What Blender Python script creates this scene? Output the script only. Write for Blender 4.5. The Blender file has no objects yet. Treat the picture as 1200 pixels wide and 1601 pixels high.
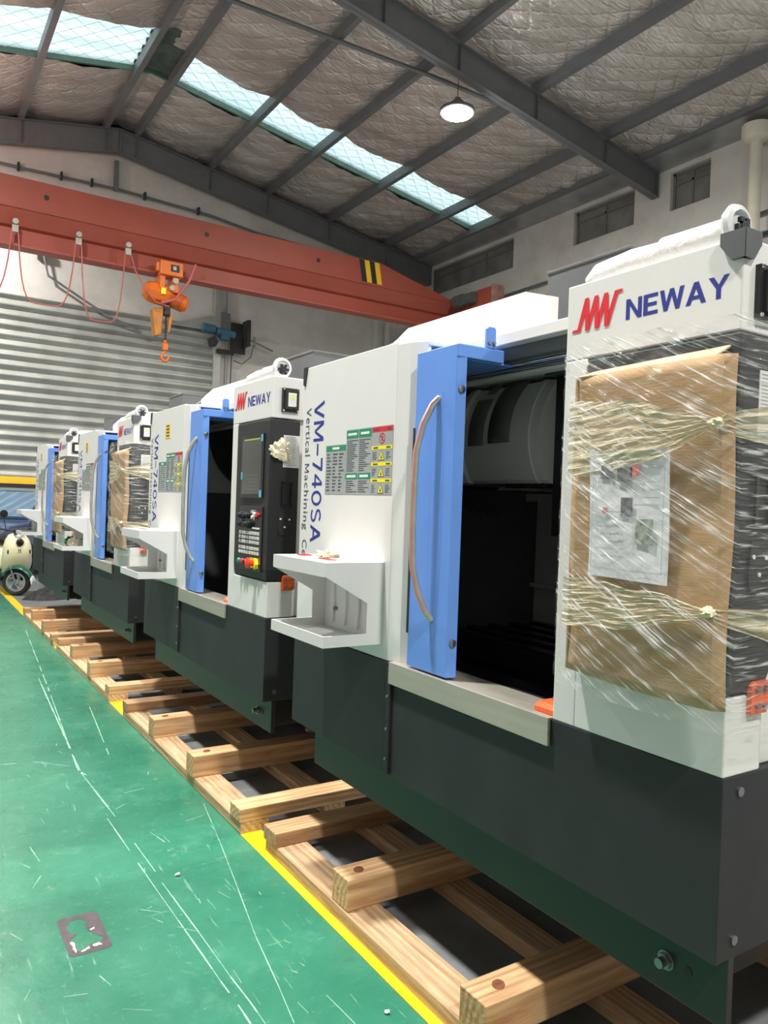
import bpy, math, random
import numpy as np
from mathutils import Vector, Matrix
random.seed(7); np.random.seed(7)
sc = bpy.context.scene
COL = sc.collection
# ------------------------------------------------------------------ camera
def cam_axes(yaw, pitch, roll):
    f = Vector((math.sin(yaw)*math.cos(pitch), math.cos(yaw)*math.cos(pitch), -math.sin(pitch)))
    r = Vector((math.cos(yaw), -math.sin(yaw), 0)); u = r.cross(f)
    return r*math.cos(roll)+u*math.sin(roll), -r*math.sin(roll)+u*math.cos(roll), f
R_, U_, F_ = cam_axes(math.radians(32.70), math.radians(.48), math.radians(2.06))
cd = bpy.data.cameras.new('camera'); cam = bpy.data.objects.new('camera', cd); COL.objects.link(cam)
cam.matrix_world = Matrix(((R_.x, U_.x, -F_.x, 0), (R_.y, U_.y, -F_.y, 0), (R_.z, U_.z, -F_.z, 1.55), (0, 0, 0, 1)))
cd.sensor_fit = 'VERTICAL'; cd.sensor_height = 24.0; cd.lens = 24*1190.1/1601; cd.clip_start = .05; cd.clip_end = 200
sc.camera = cam
# ------------------------------------------------------------------ light and exposure
w = bpy.data.worlds.new('sky'); sc.world = w; w.use_nodes = True
wn = w.node_tree.nodes; bg = wn['Background']; bg.inputs[0].default_value = (.80, .93, 1, 1); bg.inputs[1].default_value = 2.0
sc.view_settings.view_transform = 'Standard'; sc.view_settings.look = 'None'; sc.view_settings.gamma = 1
sc.view_settings.use_curve_mapping = False; sc.view_settings.exposure = 0.0
LAMPS = [(7.35, 9.72, 7.80), (0.15, 9.72, 7.80), (0.15, 3.2, 7.80), (0.15, -3.3, 7.80), (7.35, 3.2, 7.80), (7.35, -3.3, 7.80), (0.15, 15.0, 7.8)]
LAMP_W = [250, 250, 430, 310, 210, 200, 180]
# ------------------------------------------------------------------ helpers
def tag(o, label=None, cat=None, group=None, kind=None):
    if label: o['label'] = label
    if cat: o['category'] = cat
    if group: o['group'] = group
    if kind: o['kind'] = kind
    return o
def empty(name, loc=(0, 0, 0), rz=0, label=None, cat=None, group=None):
    o = bpy.data.objects.new(name, None); COL.objects.link(o); o.location = loc; o.rotation_euler = (0, 0, rz)
    o.empty_display_size = .1
    return tag(o, label, cat, group)
class MB:
    def __init__(s): s.v = []; s.f = []; s.m = []
    def add(s, vs, fs, m=0):
        b = len(s.v); s.v += [tuple(p) for p in vs]
        for f in fs: s.f.append(tuple(b+i for i in f)); s.m.append(m)
        return s
    def box(s, x0, x1, y0, y1, z0, z1, m=0):
        return s.add([(x0,y0,z0),(x1,y0,z0),(x1,y1,z0),(x0,y1,z0),(x0,y0,z1),(x1,y0,z1),(x1,y1,z1),(x0,y1,z1)],
            [(0,3,2,1),(4,5,6,7),(0,1,5,4),(1,2,6,5),(2,3,7,6),(3,0,4,7)], m)
    def prism(s, poly, ax, a, b, m=0):
        """poly in the two other axes (x,y,z order), extruded along axis ax from a to b"""
        def mk(p, t):
            q = list(p); q.insert(ax, t); return q
        n = len(poly)
        return s.add([mk(p, a) for p in poly]+[mk(p, b) for p in poly],
            [tuple(range(n)), tuple(range(2*n-1, n-1, -1))]+[(i, i+n, (i+1) % n+n, (i+1) % n) for i in range(n)], m)
    def cyl(s, p, q, r, n=16, r2=None, m=0, caps=True):
        p, q = Vector(p), Vector(q); d = (q-p).normalized()
        a = d.orthogonal().normalized(); b = d.cross(a); r2 = r if r2 is None else r2
        vs = [p+(a*math.cos(t)+b*math.sin(t))*r for t in [2*math.pi*i/n for i in range(n)]]
        vs += [q+(a*math.cos(t)+b*math.sin(t))*r2 for t in [2*math.pi*i/n for i in range(n)]]
        fs = [(i, (i+1) % n, (i+1) % n+n, i+n) for i in range(n)]
        if caps: fs += [tuple(range(n-1, -1, -1)), tuple(range(n, 2*n))]
        return s.add(vs, fs, m)
    def tube(s, pts, r, n=8, m=0, rads=None):
        pts = [Vector(p) for p in pts]; rings = []; a = None
        for i, p in enumerate(pts):
            d = (pts[min(i+1, len(pts)-1)]-pts[max(i-1, 0)]).normalized()
            a = d.orthogonal().normalized() if a is None else (a-d*a.dot(d)).normalized()
            b = d.cross(a); rr = rads[i] if rads else r
            rings.append([p+(a*math.cos(2*math.pi*k/n)+b*math.sin(2*math.pi*k/n))*rr for k in range(n)])
        vs = [v for g in rings for v in g]; fs = []
        for i in range(len(pts)-1):
            for k in range(n): fs.append((i*n+k, i*n+(k+1) % n, (i+1)*n+(k+1) % n, (i+1)*n+k))
        fs += [tuple(range(n-1, -1, -1)), tuple(range((len(pts)-1)*n, len(pts)*n))]
        return s.add(vs, fs, m)
    def lathe(s, prof, o, d=(0, 0, 1), n=24, m=0, sc2=(1, 1), caps=True):
        """prof = [(r, h)] turned about axis d through o"""
        o, d = Vector(o), Vector(d).normalized(); a = d.orthogonal().normalized(); b = d.cross(a); vs = []
        for r, h in prof:
            for k in range(n):
                t = 2*math.pi*k/n; vs.append(o+d*h+a*math.cos(t)*r*sc2[0]+b*math.sin(t)*r*sc2[1])
        fs = [(i*n+k, i*n+(k+1) % n, (i+1)*n+(k+1) % n, (i+1)*n+k) for i in range(len(prof)-1) for k in range(n)]
        if caps and prof[0][0] > 1e-5: fs.append(tuple(range(n-1, -1, -1)))
        if caps and prof[-1][0] > 1e-5: fs.append(tuple(range((len(prof)-1)*n, len(prof)*n)))
        return s.add(vs, fs, m)
    def ell(s, c, r, n=16, k=10, m=0):
        vs = []; fs = []
        for j in range(k+1):
            t = math.pi*j/k
            for i in range(n):
                p = 2*math.pi*i/n; vs.append((c[0]+r[0]*math.sin(t)*math.cos(p), c[1]+r[1]*math.sin(t)*math.sin(p), c[2]+r[2]*math.cos(t)))
        for j in range(k):
            for i in range(n): fs.append((j*n+i, (j+1)*n+i, (j+1)*n+(i+1) % n, j*n+(i+1) % n))
        return s.add(vs, fs, m)
    def grid(s, fn, nu, nv, m=0):
        vs = [fn(i/nu, j/nv) for j in range(nv+1) for i in range(nu+1)]
        fs = [(j*(nu+1)+i, j*(nu+1)+i+1, (j+1)*(nu+1)+i+1, (j+1)*(nu+1)+i) for j in range(nv) for i in range(nu)]
        return s.add(vs, fs, m)
    def build(s, name, mats, parent=None, bevel=0, smooth=False, seg=2, solid=0, kind=None, fix=True):
        me = bpy.data.meshes.new(name); me.from_pydata(s.v, [], s.f)
        if not isinstance(mats, (list, tuple)): mats = [mats]
        for m in mats: me.materials.append(m)
        me.polygons.foreach_set('material_index', s.m); me.update()
        if fix:
            import bmesh
            b = bmesh.new(); b.from_mesh(me); bmesh.ops.recalc_face_normals(b, faces=b.faces); b.to_mesh(me); b.free()
        if smooth:
            me.polygons.foreach_set('use_smooth', [True]*len(me.polygons))
            try: me.set_sharp_from_angle(angle=math.radians(40))
            except Exception: pass
        o = bpy.data.objects.new(name, me); COL.objects.link(o)
        if parent: o.parent = parent
        if solid:
            md = o.modifiers.new('solid', 'SOLIDIFY'); md.thickness = solid
        if bevel:
            md = o.modifiers.new('bevel', 'BEVEL'); md.width = bevel; md.segments = seg; md.limit_method = 'ANGLE'; md.angle_limit = math.radians(40)
        if kind: o['kind'] = kind
        return o
def kids(o): return [c for c in bpy.data.objects if c.parent is o]
def copy_tree(o, parent=None):
    c = o.copy(); COL.objects.link(c); c.parent = parent
    for ch in kids(o): copy_tree(ch, c)
    return c
# ------------------------------------------------------------------ materials
def node(nt, t, **kw):
    n = nt.nodes.new(t)
    for k, v in kw.items(): setattr(n, k, v)
    return n
def mat(name, col, rough=.5, metal=0, var=.04, scale=6, bump=0, bscale=40, coat=0, stretch=None, emit=None, estr=0, spec=.5, rvar=0, trans=0, dirt=None, dirt_amt=.3, dscale=2):
    m = bpy.data.materials.new(name); m.use_nodes = True; nt = m.node_tree; b = nt.nodes['Principled BSDF']
    b.inputs['Roughness'].default_value = rough; b.inputs['Metallic'].default_value = metal
    b.inputs['Specular IOR Level'].default_value = spec; b.inputs['Coat Weight'].default_value = coat
    b.inputs['Transmission Weight'].default_value = trans
    tc = node(nt, 'ShaderNodeTexCoord'); mp = node(nt, 'ShaderNodeMapping'); nt.links.new(tc.outputs['Object'], mp.inputs[0])
    if stretch: mp.inputs['Scale'].default_value = stretch
    nz = node(nt, 'ShaderNodeTexNoise'); nz.inputs['Scale'].default_value = scale; nz.inputs['Detail'].default_value = 6
    nt.links.new(mp.outputs[0], nz.inputs['Vector'])
    cr = node(nt, 'ShaderNodeValToRGB'); c = col
    cr.color_ramp.elements[0].position = .3; cr.color_ramp.elements[1].position = .7
    cr.color_ramp.elements[0].color = tuple(max(0, x*(1-var)) for x in c)+(1,)
    cr.color_ramp.elements[1].color = tuple(min(1, x*(1+var)) for x in c)+(1,)
    nt.links.new(nz.outputs[0], cr.inputs[0]); out = cr.outputs[0]
    if dirt:
        n2 = node(nt, 'ShaderNodeTexNoise'); n2.inputs['Scale'].default_value = dscale; n2.inputs['Detail'].default_value = 8; n2.inputs['Roughness'].default_value = .65
        nt.links.new(mp.outputs[0], n2.inputs['Vector'])
        r2 = node(nt, 'ShaderNodeValToRGB'); r2.color_ramp.elements[0].position = .48; r2.color_ramp.elements[1].position = .72
        r2.color_ramp.elements[0].color = (0, 0, 0, 1); r2.color_ramp.elements[1].color = (dirt_amt,)*3+(1,)
        mx = node(nt, 'ShaderNodeMixRGB'); mx.inputs[2].default_value = dirt+(1,)
        nt.links.new(n2.outputs[0], r2.inputs[0]); nt.links.new(r2.outputs[0], mx.inputs[0]); nt.links.new(out, mx.inputs[1]); out = mx.outputs[0]
    nt.links.new(out, b.inputs['Base Color'])
    if rvar:
        mr = node(nt, 'ShaderNodeMapRange'); mr.inputs['To Min'].default_value = max(0, rough-rvar); mr.inputs['To Max'].default_value = min(1, rough+rvar)
        nt.links.new(nz.outputs[0], mr.inputs['Value']); nt.links.new(mr.outputs[0], b.inputs['Roughness'])
    if bump:
        n3 = node(nt, 'ShaderNodeTexNoise'); n3.inputs['Scale'].default_value = bscale; n3.inputs['Detail'].default_value = 4
        nt.links.new(mp.outputs[0], n3.inputs['Vector'])
        bp = node(nt, 'ShaderNodeBump'); bp.inputs['Strength'].default_value = bump; bp.inputs['Distance'].default_value = .01
        nt.links.new(n3.outputs[0], bp.inputs['Height']); nt.links.new(bp.outputs[0], b.inputs['Normal'])
    if emit:
        b.inputs['Emission Color'].default_value = emit+(1,); b.inputs['Emission Strength'].default_value = estr
    return m
def srgb(r, g, b):
    f = lambda c: (c/255/12.92) if c/255 <= .04045 else ((c/255+.055)/1.055)**2.4
    return (f(r), f(g), f(b))
M = {}
M['white'] = mat('white_powder_coat', (.75, .74, .725), .42, var=.015, bump=.03, bscale=300)
M['black'] = mat('charcoal_powder_coat', (.024, .026, .029), .52, var=.08, bump=.05, bscale=350, spec=.35, dirt=(.045, .048, .05), dirt_amt=.3, dscale=3)
M['skirt'] = mat('dark_base_paint', (.018, .022, .022), .36, var=.08)
M['blackgloss'] = mat('black_gloss_panel', (.012, .012, .014), .18, var=.05)
M['blackmat'] = mat('black_panel', (.016, .017, .019), .5, var=.1)
M['blue'] = mat('blue_door_paint', (.135, .30, .78), .38, var=.03, bump=.03, bscale=250)
M['steel'] = mat('brushed_steel', (.52, .49, .42), .38, metal=.55, var=.08, scale=3, stretch=(1, 1, 14), rvar=.08)
M['chrome'] = mat('polished_steel', (.75, .75, .76), .16, metal=1, var=.02)
M['bolt'] = mat('bolt_steel', (.30, .30, .31), .35, metal=.9, var=.1)
M['red'] = mat('logo_red', (.72, .012, .025), .55, var=.02)
M['navy'] = mat('logo_blue', (.018, .028, .26), .55, var=.02)
M['ink'] = mat('print_ink', (.07, .08, .10), .5, var=.1)
M['labelgrey'] = mat('label_grey', (.36, .38, .38), .45, var=.03)
M['green'] = mat('label_green', (.01, .27, .13), .45, var=.03)
M['yellow'] = mat('label_yellow', (.92, .80, .02), .45, var=.02)
M['lwhite'] = mat('label_white', (.78, .79, .78), .5, var=.03)
M['grey'] = mat('grey_housing', (.10, .105, .11), .45, var=.08)
M['inner'] = mat('enclosure_lining', (.70, .70, .68), .4, var=.05)
M['orange'] = mat('orange_bracket_paint', (.90, .13, .03), .4, var=.06)
M['foam'] = mat('white_foam_wrap', (.74, .72, .70), .6, var=.03, bump=.35, bscale=60)
M['rubber'] = mat('black_rubber', (.015, .015, .015), .6, var=.1)
M['redstripe'] = mat('red_film_stripe', (.65, .22, .20), .35, var=.05)
# wood
def wood(name, c1, c2, axis):
    m = bpy.data.materials.new(name); m.use_nodes = True; nt = m.node_tree; b = nt.nodes['Principled BSDF']; b.inputs['Roughness'].default_value = .72
    tc = node(nt, 'ShaderNodeTexCoord'); mp = node(nt, 'ShaderNodeMapping'); nt.links.new(tc.outputs['Object'], mp.inputs[0])
    mp.inputs['Scale'].default_value = (1.2, 14, 14) if axis == 0 else (14, 1.2, 14)
    oi = node(nt, 'ShaderNodeObjectInfo'); ad = node(nt, 'ShaderNodeVectorMath', operation='SCALE'); ad.inputs['Scale'].default_value = 9
    cx = node(nt, 'ShaderNodeCombineXYZ')
    for k in range(3): nt.links.new(oi.outputs['Random'], cx.inputs[k])
    nt.links.new(cx.outputs[0], ad.inputs[0]); nt.links.new(ad.outputs[0], mp.inputs['Location'])
    nz = node(nt, 'ShaderNodeTexNoise'); nz.inputs['Scale'].default_value = 2.2; nz.inputs['Detail'].default_value = 7; nz.inputs['Distortion'].default_value = 1.6
    nt.links.new(mp.outputs[0], nz.inputs['Vector'])
    wv = node(nt, 'ShaderNodeTexWave', wave_type='RINGS', rings_direction='X' if axis == 0 else 'Y'); wv.inputs['Scale'].default_value = .9; wv.inputs['Distortion'].default_value = 5; wv.inputs['Detail'].default_value = 3
    nt.links.new(mp.outputs[0], wv.inputs['Vector'])
    mx = node(nt, 'ShaderNodeMixRGB'); mx.inputs[0].default_value = .22; nt.links.new(nz.outputs[0], mx.inputs[1]); nt.links.new(wv.outputs[0], mx.inputs[2])
    cr = node(nt, 'ShaderNodeValToRGB'); cr.color_ramp.elements[0].position = .25; cr.color_ramp.elements[1].position = .72
    cr.color_ramp.elements[0].color = c1+(1,); cr.color_ramp.elements[1].color = c2+(1,)
    nt.links.new(mx.outputs[0], cr.inputs[0])
    hv = node(nt, 'ShaderNodeHueSaturation'); mr = node(nt, 'ShaderNodeMapRange'); mr.inputs['To Min'].default_value = .78; mr.inputs['To Max'].default_value = 1.15
    nt.links.new(oi.outputs['Random'], mr.inputs[0]); nt.links.new(mr.outputs[0], hv.inputs['Value']); nt.links.new(cr.outputs[0], hv.inputs['Color'])
    nt.links.new(hv.outputs[0], b.inputs['Base Color'])
    bp = node(nt, 'ShaderNodeBump'); bp.inputs['Strength'].default_value = .35; bp.inputs['Distance'].default_value = .006
    nt.links.new(mx.outputs[0], bp.inputs['Height']); nt.links.new(bp.outputs[0], b.inputs['Normal'])
    return m
M['woodx'] = wood('pine_beam', srgb(168, 122, 82), srgb(222, 184, 138), 0)
M['woody'] = wood('pine_runner', srgb(166, 128, 92), srgb(222, 190, 150), 1)
M['knot'] = mat('wood_knot', srgb(120, 72, 40), .7, var=.35, scale=60)
# thin wrapping film
def film(name, tint, base, streak, rough, rot=28, lo=.55, hi=.74):
    m = bpy.data.materials.new(name); m.use_nodes = True; nt = m.node_tree; nt.nodes.clear()
    out = node(nt, 'ShaderNodeOutputMaterial'); tr = node(nt, 'ShaderNodeBsdfTransparent'); tr.inputs[0].default_value = (.97, .97, .97, 1)
    pb = node(nt, 'ShaderNodeBsdfPrincipled'); pb.inputs['Base Color'].default_value = tint+(1,); pb.inputs['Roughness'].default_value = rough
    pb.inputs['Specular IOR Level'].default_value = .9
    mxs = node(nt, 'ShaderNodeMixShader')
    tc = node(nt, 'ShaderNodeTexCoord'); mp = node(nt, 'ShaderNodeMapping'); nt.links.new(tc.outputs['Object'], mp.inputs[0])
    mp.vector_type = 'TEXTURE'; mp.inputs['Rotation'].default_value = (math.radians(rot), 0, 0); mp.inputs['Scale'].default_value = (.2, .26, .013)
    nz = node(nt, 'ShaderNodeTexNoise'); nz.inputs['Scale'].default_value = 1.6; nz.inputs['Detail'].default_value = 5; nz.inputs['Distortion'].default_value = .5
    nt.links.new(mp.outputs[0], nz.inputs['Vector'])
    cr = node(nt, 'ShaderNodeValToRGB'); cr.color_ramp.elements[0].position = lo; cr.color_ramp.elements[1].position = hi
    cr.color_ramp.elements[0].color = (base,)*3+(1,); cr.color_ramp.elements[1].color = (streak,)*3+(1,)
    nt.links.new(nz.outputs[0], cr.inputs[0]); nt.links.new(cr.outputs[0], mxs.inputs[0])
    bp = node(nt, 'ShaderNodeBump'); bp.inputs['Strength'].default_value = 1; bp.inputs['Distance'].default_value = .012
    nt.links.new(nz.outputs[0], bp.inputs['Height']); nt.links.new(bp.outputs[0], pb.inputs['Normal'])
    nt.links.new(tr.outputs[0], mxs.inputs[1]); nt.links.new(pb.outputs[0], mxs.inputs[2]); nt.links.new(mxs.outputs[0], out.inputs[0])
    return m
M['film'] = film('clear_stretch_film', (.85, .85, .85), .07, .62, .10, 28, .54, .68)
M['band'] = film('yellow_crepe_film', (.74, .66, .43), .50, .85, .45, -6, .42, .66)
M['card'] = mat('corrugated_cardboard', srgb(178, 143, 100), .8, var=.06, scale=3, bump=.12, bscale=30, stretch=(1, 1, 8))
M['cardedge'] = mat('cardboard_inside', srgb(222, 190, 140), .8, var=.05)
M['paper'] = mat('printed_paper', (.72, .72, .74), .5, var=.03, bump=.4, bscale=12)
M['cloth'] = mat('cream_cloth', (.78, .70, .52), .8, var=.05, bump=.3, bscale=60)
# ------------------------------------------------------------------ text
def text(body, name, o, u, v, wid, hgt, m, parent, bold=0.0, ext=.0008, space=1.0):
    cu = bpy.data.curves.new(name, 'FONT'); cu.body = body; cu.size = 1; cu.offset = bold; cu.extrude = .01; cu.space_character = space; cu.resolution_u = 3
    t = bpy.data.objects.new(name, cu); COL.objects.link(t); bpy.context.view_layer.update()
    me = bpy.data.meshes.new_from_object(t.evaluated_get(bpy.context.evaluated_depsgraph_get()))
    bpy.data.objects.remove(t)
    co = np.zeros(len(me.vertices)*3); me.vertices.foreach_get('co', co); co = co.reshape(-1, 3)
    mn, mx_ = co.min(0), co.max(0); u, v, o = np.array(u, float), np.array(v, float), np.array(o, float); n = np.cross(u, v)
    a = (co[:, 0]-mn[0])/(mx_[0]-mn[0])*wid; b = (co[:, 1]-mn[1])/(mx_[1]-mn[1])*hgt; c = (co[:, 2]-mn[2])/(mx_[2]-mn[2])*ext
    P = o+a[:, None]*u+b[:, None]*v+c[:, None]*n
    me.vertices.foreach_set('co', P.reshape(-1)); me.materials.clear(); me.materials.append(m); me.update()
    ob = bpy.data.objects.new(name, me); COL.objects.link(ob); ob.parent = parent
    return ob

GL = {'N': (.80, [[(0,0),(.2,0),(.2,1),(0,1)],[(.6,0),(.8,0),(.8,1),(.6,1)],[(.0,1),(.2,1),(.8,0),(.6,0)]]),
 'E': (.70, [[(0,0),(.21,0),(.21,1),(0,1)],[(.21,0),(.70,0),(.70,.18),(.21,.18)],[(.21,.41),(.64,.41),(.64,.59),(.21,.59)],[(.21,.82),(.69,.82),(.69,1),(.21,1)]]),
 'W': (1.12, [[(.20,0),(.38,0),(.20,1),(0,1)],[(.20,0),(.38,0),(.65,1),(.47,1)],[(.74,0),(.92,0),(.65,1),(.47,1)],[(.74,0),(.92,0),(1.12,1),(.92,1)]]),
 'A': (.88, [[(0,0),(.21,0),(.54,1),(.34,1)],[(.67,0),(.88,0),(.54,1),(.34,1)],[(.18,.22),(.70,.22),(.65,.39),(.23,.39)]]),
 'Y': (.86, [[(.33,0),(.53,0),(.53,.45),(.33,.45)],[(.33,.45),(.53,.45),(.22,1),(0,1)],[(.33,.45),(.53,.45),(.86,1),(.64,1)]])}
def block_text(word, name, o, u, v, wid, hgt, m, parent, gap=.075):
    tot = sum(GL[c][0] for c in word)+gap*(len(word)-1); mb = MB(); x = 0; o, u, v = Vector(o), Vector(u), Vector(v); nrm = u.cross(v); e = 0
    for c in word:
        for poly in GL[c][1]:
            e += 1; mb.add([o+u*((x+a)/tot*wid)+v*(b*hgt)+nrm*(.0003+.00002*(e % 5)) for a, b in poly], [tuple(range(len(poly)))])
        x += GL[c][0]+gap
    return mb.build(name, m, parent, fix=False)

def stroke_arc(cx, cy, rx, ry, a0, a1, t, n=14):
    out = []
    for k in range(n):
        A, B_ = [math.radians(a0+(a1-a0)*(k+j)/n) for j in (0, 1)]
        out.append([(cx+rx*math.cos(A), cy+ry*math.sin(A)), (cx+rx*math.cos(B_), cy+ry*math.sin(B_)), (cx+(rx-t)*math.cos(B_), cy+(ry-t*.85)*math.sin(B_)), (cx+(rx-t)*math.cos(A), cy+(ry-t*.85)*math.sin(A))])
    return out
GL.update({'V': (1.16, [[(.47,0),(.69,0),(.24,1),(0,1)],[(.47,0),(.69,0),(1.16,1),(.92,1)]]),
 'M': (1.30, [[(0,0),(.20,0),(.20,1),(0,1)],[(1.10,0),(1.30,0),(1.30,1),(1.10,1)],[(.0,1),(.26,1),(.74,.12),(.56,.12)],[(1.04,1),(1.30,1),(.74,.12),(.56,.12)]]),
 '-': (.80, [[(.02,.38),(.78,.38),(.78,.54),(.02,.54)]]),
 '7': (.86, [[(.02,.82),(.84,.82),(.84,1),(.02,1)],[(.24,0),(.46,0),(.84,.84),(.62,.84)]]),
 '4': (.96, [[(.58,0),(.78,0),(.78,1),(.58,1)],[(.04,.24),(.94,.24),(.94,.40),(.04,.40)],[(.04,.40),(.26,.40),(.66,1),(.56,1)]]),
 '0': (1.0, stroke_arc(.5, .5, .49, .51, 0, 360, .19, 28)),
 'S': (.94, stroke_arc(.47, .735, .42, .275, 25, 270, .17)+stroke_arc(.47, .265, .44, .285, 90, -155, .17))})
GL['A2'] = (1.16, [[(0,0),(.22,0),(.70,1),(.46,1)],[(.94,0),(1.16,0),(.70,1),(.46,1)],[(.24,.24),(.92,.24),(.86,.40),(.30,.40)]])
# ================================================================== SETTING
XR, ZR, SR, SL = 3.8, 9.3, .155, .19           # ridge position, purlin-seat height, right and left slopes
XW, YB, XL, YF = 12.0, 17.0, -4.4, -9.0
def zroof(x): return ZR-(SR*(x-XR) if x > XR else SL*(XR-x))
def floor_mat():
    m = bpy.data.materials.new('green_epoxy_floor'); m.use_nodes = True; nt = m.node_tree; b = nt.nodes['Principled BSDF']
    tc = node(nt, 'ShaderNodeTexCoord')
    def noise(s, det, st=None, rough=.6, dist=0):
        mp = node(nt, 'ShaderNodeMapping'); nt.links.new(tc.outputs['Object'], mp.inputs[0])
        if st: mp.inputs['Scale'].default_value = st[0]; mp.inputs['Rotation'].default_value = (0, 0, st[1])
        n = node(nt, 'ShaderNodeTexNoise'); n.inputs['Scale'].default_value = s; n.inputs['Detail'].default_value = det; n.inputs['Roughness'].default_value = rough; n.inputs['Distortion'].default_value = dist
        nt.links.new(mp.outputs[0], n.inputs['Vector']); return n.outputs[0]
    def ramp(src, a, b_, c1, c2):
        r = node(nt, 'ShaderNodeValToRGB'); r.color_ramp.elements[0].position = a; r.color_ramp.elements[1].position = b_
        r.color_ramp.elements[0].color = c1+(1,); r.color_ramp.elements[1].color = c2+(1,); nt.links.new(src, r.inputs[0]); return r.outputs[0]
    def mix(fac, a, c):
        x = node(nt, 'ShaderNodeMixRGB'); nt.links.new(fac, x.inputs[0]); nt.links.new(a, x.inputs[1])
        if isinstance(c, tuple): x.inputs[2].default_value = c+(1,)
        else: nt.links.new(c, x.inputs[2])
        return x.outputs[0]
    k = (0, 0, 0); g = lambda v: (v, v, v)
    col = ramp(noise(1.3, 8, rough=.65), .32, .68, (.022, .155, .092), (.048, .245, .152))
    col = mix(ramp(noise(3.2, 8, rough=.7), .55, .75, k, g(.45)), col, (.15, .39, .26))
    col = mix(ramp(noise(26, 6, rough=.7), .60, .72, k, g(.45)), col, (.20, .46, .30))
    col = mix(ramp(noise(9, 6, ((6, .5, 1), .25), rough=.6), .64, .70, k, g(.4)), col, (.35, .58, .42))
    col = mix(ramp(noise(7, 6, ((.6, 7, 1), .5), rough=.6), .66, .72, k, g(.35)), col, (.35, .58, .42))
    col = mix(ramp(noise(2.1, 7, rough=.6, dist=.8), .56, .70, k, g(.55)), col, (.012, .105, .065))
    col = mix(ramp(noise(4.5, 9, rough=.75, dist=.5), .62, .70, k, g(.5)), col, (.30, .36, .24))
    nt.links.new(col, b.inputs['Base Color'])
    mr = node(nt, 'ShaderNodeMapRange'); mr.inputs['To Min'].default_value = .16; mr.inputs['To Max'].default_value = .42
    nt.links.new(noise(5, 8, rough=.7), mr.inputs[0]); nt.links.new(mr.outputs[0], b.inputs['Roughness'])
    bp = node(nt, 'ShaderNodeBump'); bp.inputs['Strength'].default_value = .12; bp.inputs['Distance'].default_value = .01
    nt.links.new(noise(14, 5), bp.inputs['Height']); nt.links.new(bp.outputs[0], b.inputs['Normal'])
    return m
M['floor'] = floor_mat()
M['concrete'] = mat('grey_concrete_floor', (.19, .205, .21), .55, var=.12, scale=5, bump=.15, bscale=30, dirt=(.06, .06, .06), dirt_amt=.5)
M['yline'] = mat('yellow_line_paint', (.90, .62, .01), .38, var=.05, dirt=(.45, .36, .08), dirt_amt=.5, dscale=4)
M['wall'] = mat('painted_wall', (.60, .58, .54), .8, var=.04, scale=1.2, bump=.06, bscale=20, dirt=(.33, .31, .28), dirt_amt=.5, dscale=.8)
M['roofsteel'] = mat('grey_roof_steel', (.135, .145, .15), .45, var=.12, scale=2, dirt=(.05, .05, .05), dirt_amt=.5)
M['glassdark'] = mat('dusty_dark_glass', (.17, .168, .155), .35, var=.3, scale=2.5, spec=.6)
M['winframe'] = mat('window_frame_paint', (.16, .15, .13), .6, var=.1)
M['shutter'] = mat('galvanised_shutter', (.40, .41, .38), .42, metal=.35, var=.10, scale=2.2, rvar=.08, dirt=(.20, .21, .20), dirt_amt=.5, dscale=1.3)
M['shutyellow'] = mat('yellow_bottom_rail', (.80, .50, .02), .5, var=.05)
M['crane'] = mat('red_crane_paint', (.345, .070, .043), .55, var=.08, scale=1.5, dirt=(.35, .06, .04), dirt_amt=.5)
M['craneblack'] = mat('crane_black', (.02, .02, .02), .5)
M['craneyellow'] = mat('crane_yellow', (.85, .50, .02), .5)
def plain(name, mb, m, **k): return mb.build(name, m, kind='structure', **k)
plain('floor', MB().box(-.35, 1.386, YF, 40, -.2, 0), M['floor'])
plain('floor', MB().box(XL, -.35, YF, 40, -.2, -.0006), M['concrete'])  # unseen left floor, set to grey to cut green bounce on the machines
plain('floor', MB().box(1.386, XW, YF, 40, -.2, -.0008), M['concrete'])
plain('floor', MB().grid(lambda u, v: (1.386+u*.105+(.012*(v*49-10-2)/12 if v > .2 else 0), -9+v*49, .0012), 1, 40), M['yline'], solid=-.0015)
# back wall with the shutter opening (opening X 0.6..6.05, Z 0..1.78 open, shutter above it)
sx0, sx1, sz1 = -2.6, 6.08, 5.45
wb = MB(); top = lambda x: zroof(x)+.05
wb.prism([(XL, 0), (sx0, 0), (sx0, top(sx0)), (XL, top(XL))], 1, YB, YB+.25)
wb.prism([(sx0, sz1), (sx1, sz1), (sx1, top(sx1)), (XR, top(XR)), (sx0, top(sx0))], 1, YB, YB+.25)
wb.prism([(sx1, 0), (XW, 0), (XW, top(XW)), (sx1, top(sx1))], 1, YB, YB+.25)
plain('wall_back', wb, M['wall'])
for (x, wd) in ((10.43, .1), (10.75, .12), (11.2, .2)):
    plain('trim_1', MB().box(x-wd/2, x+wd/2, YB-.12, YB, 0, top(x)-.5), M['wall'])
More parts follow.
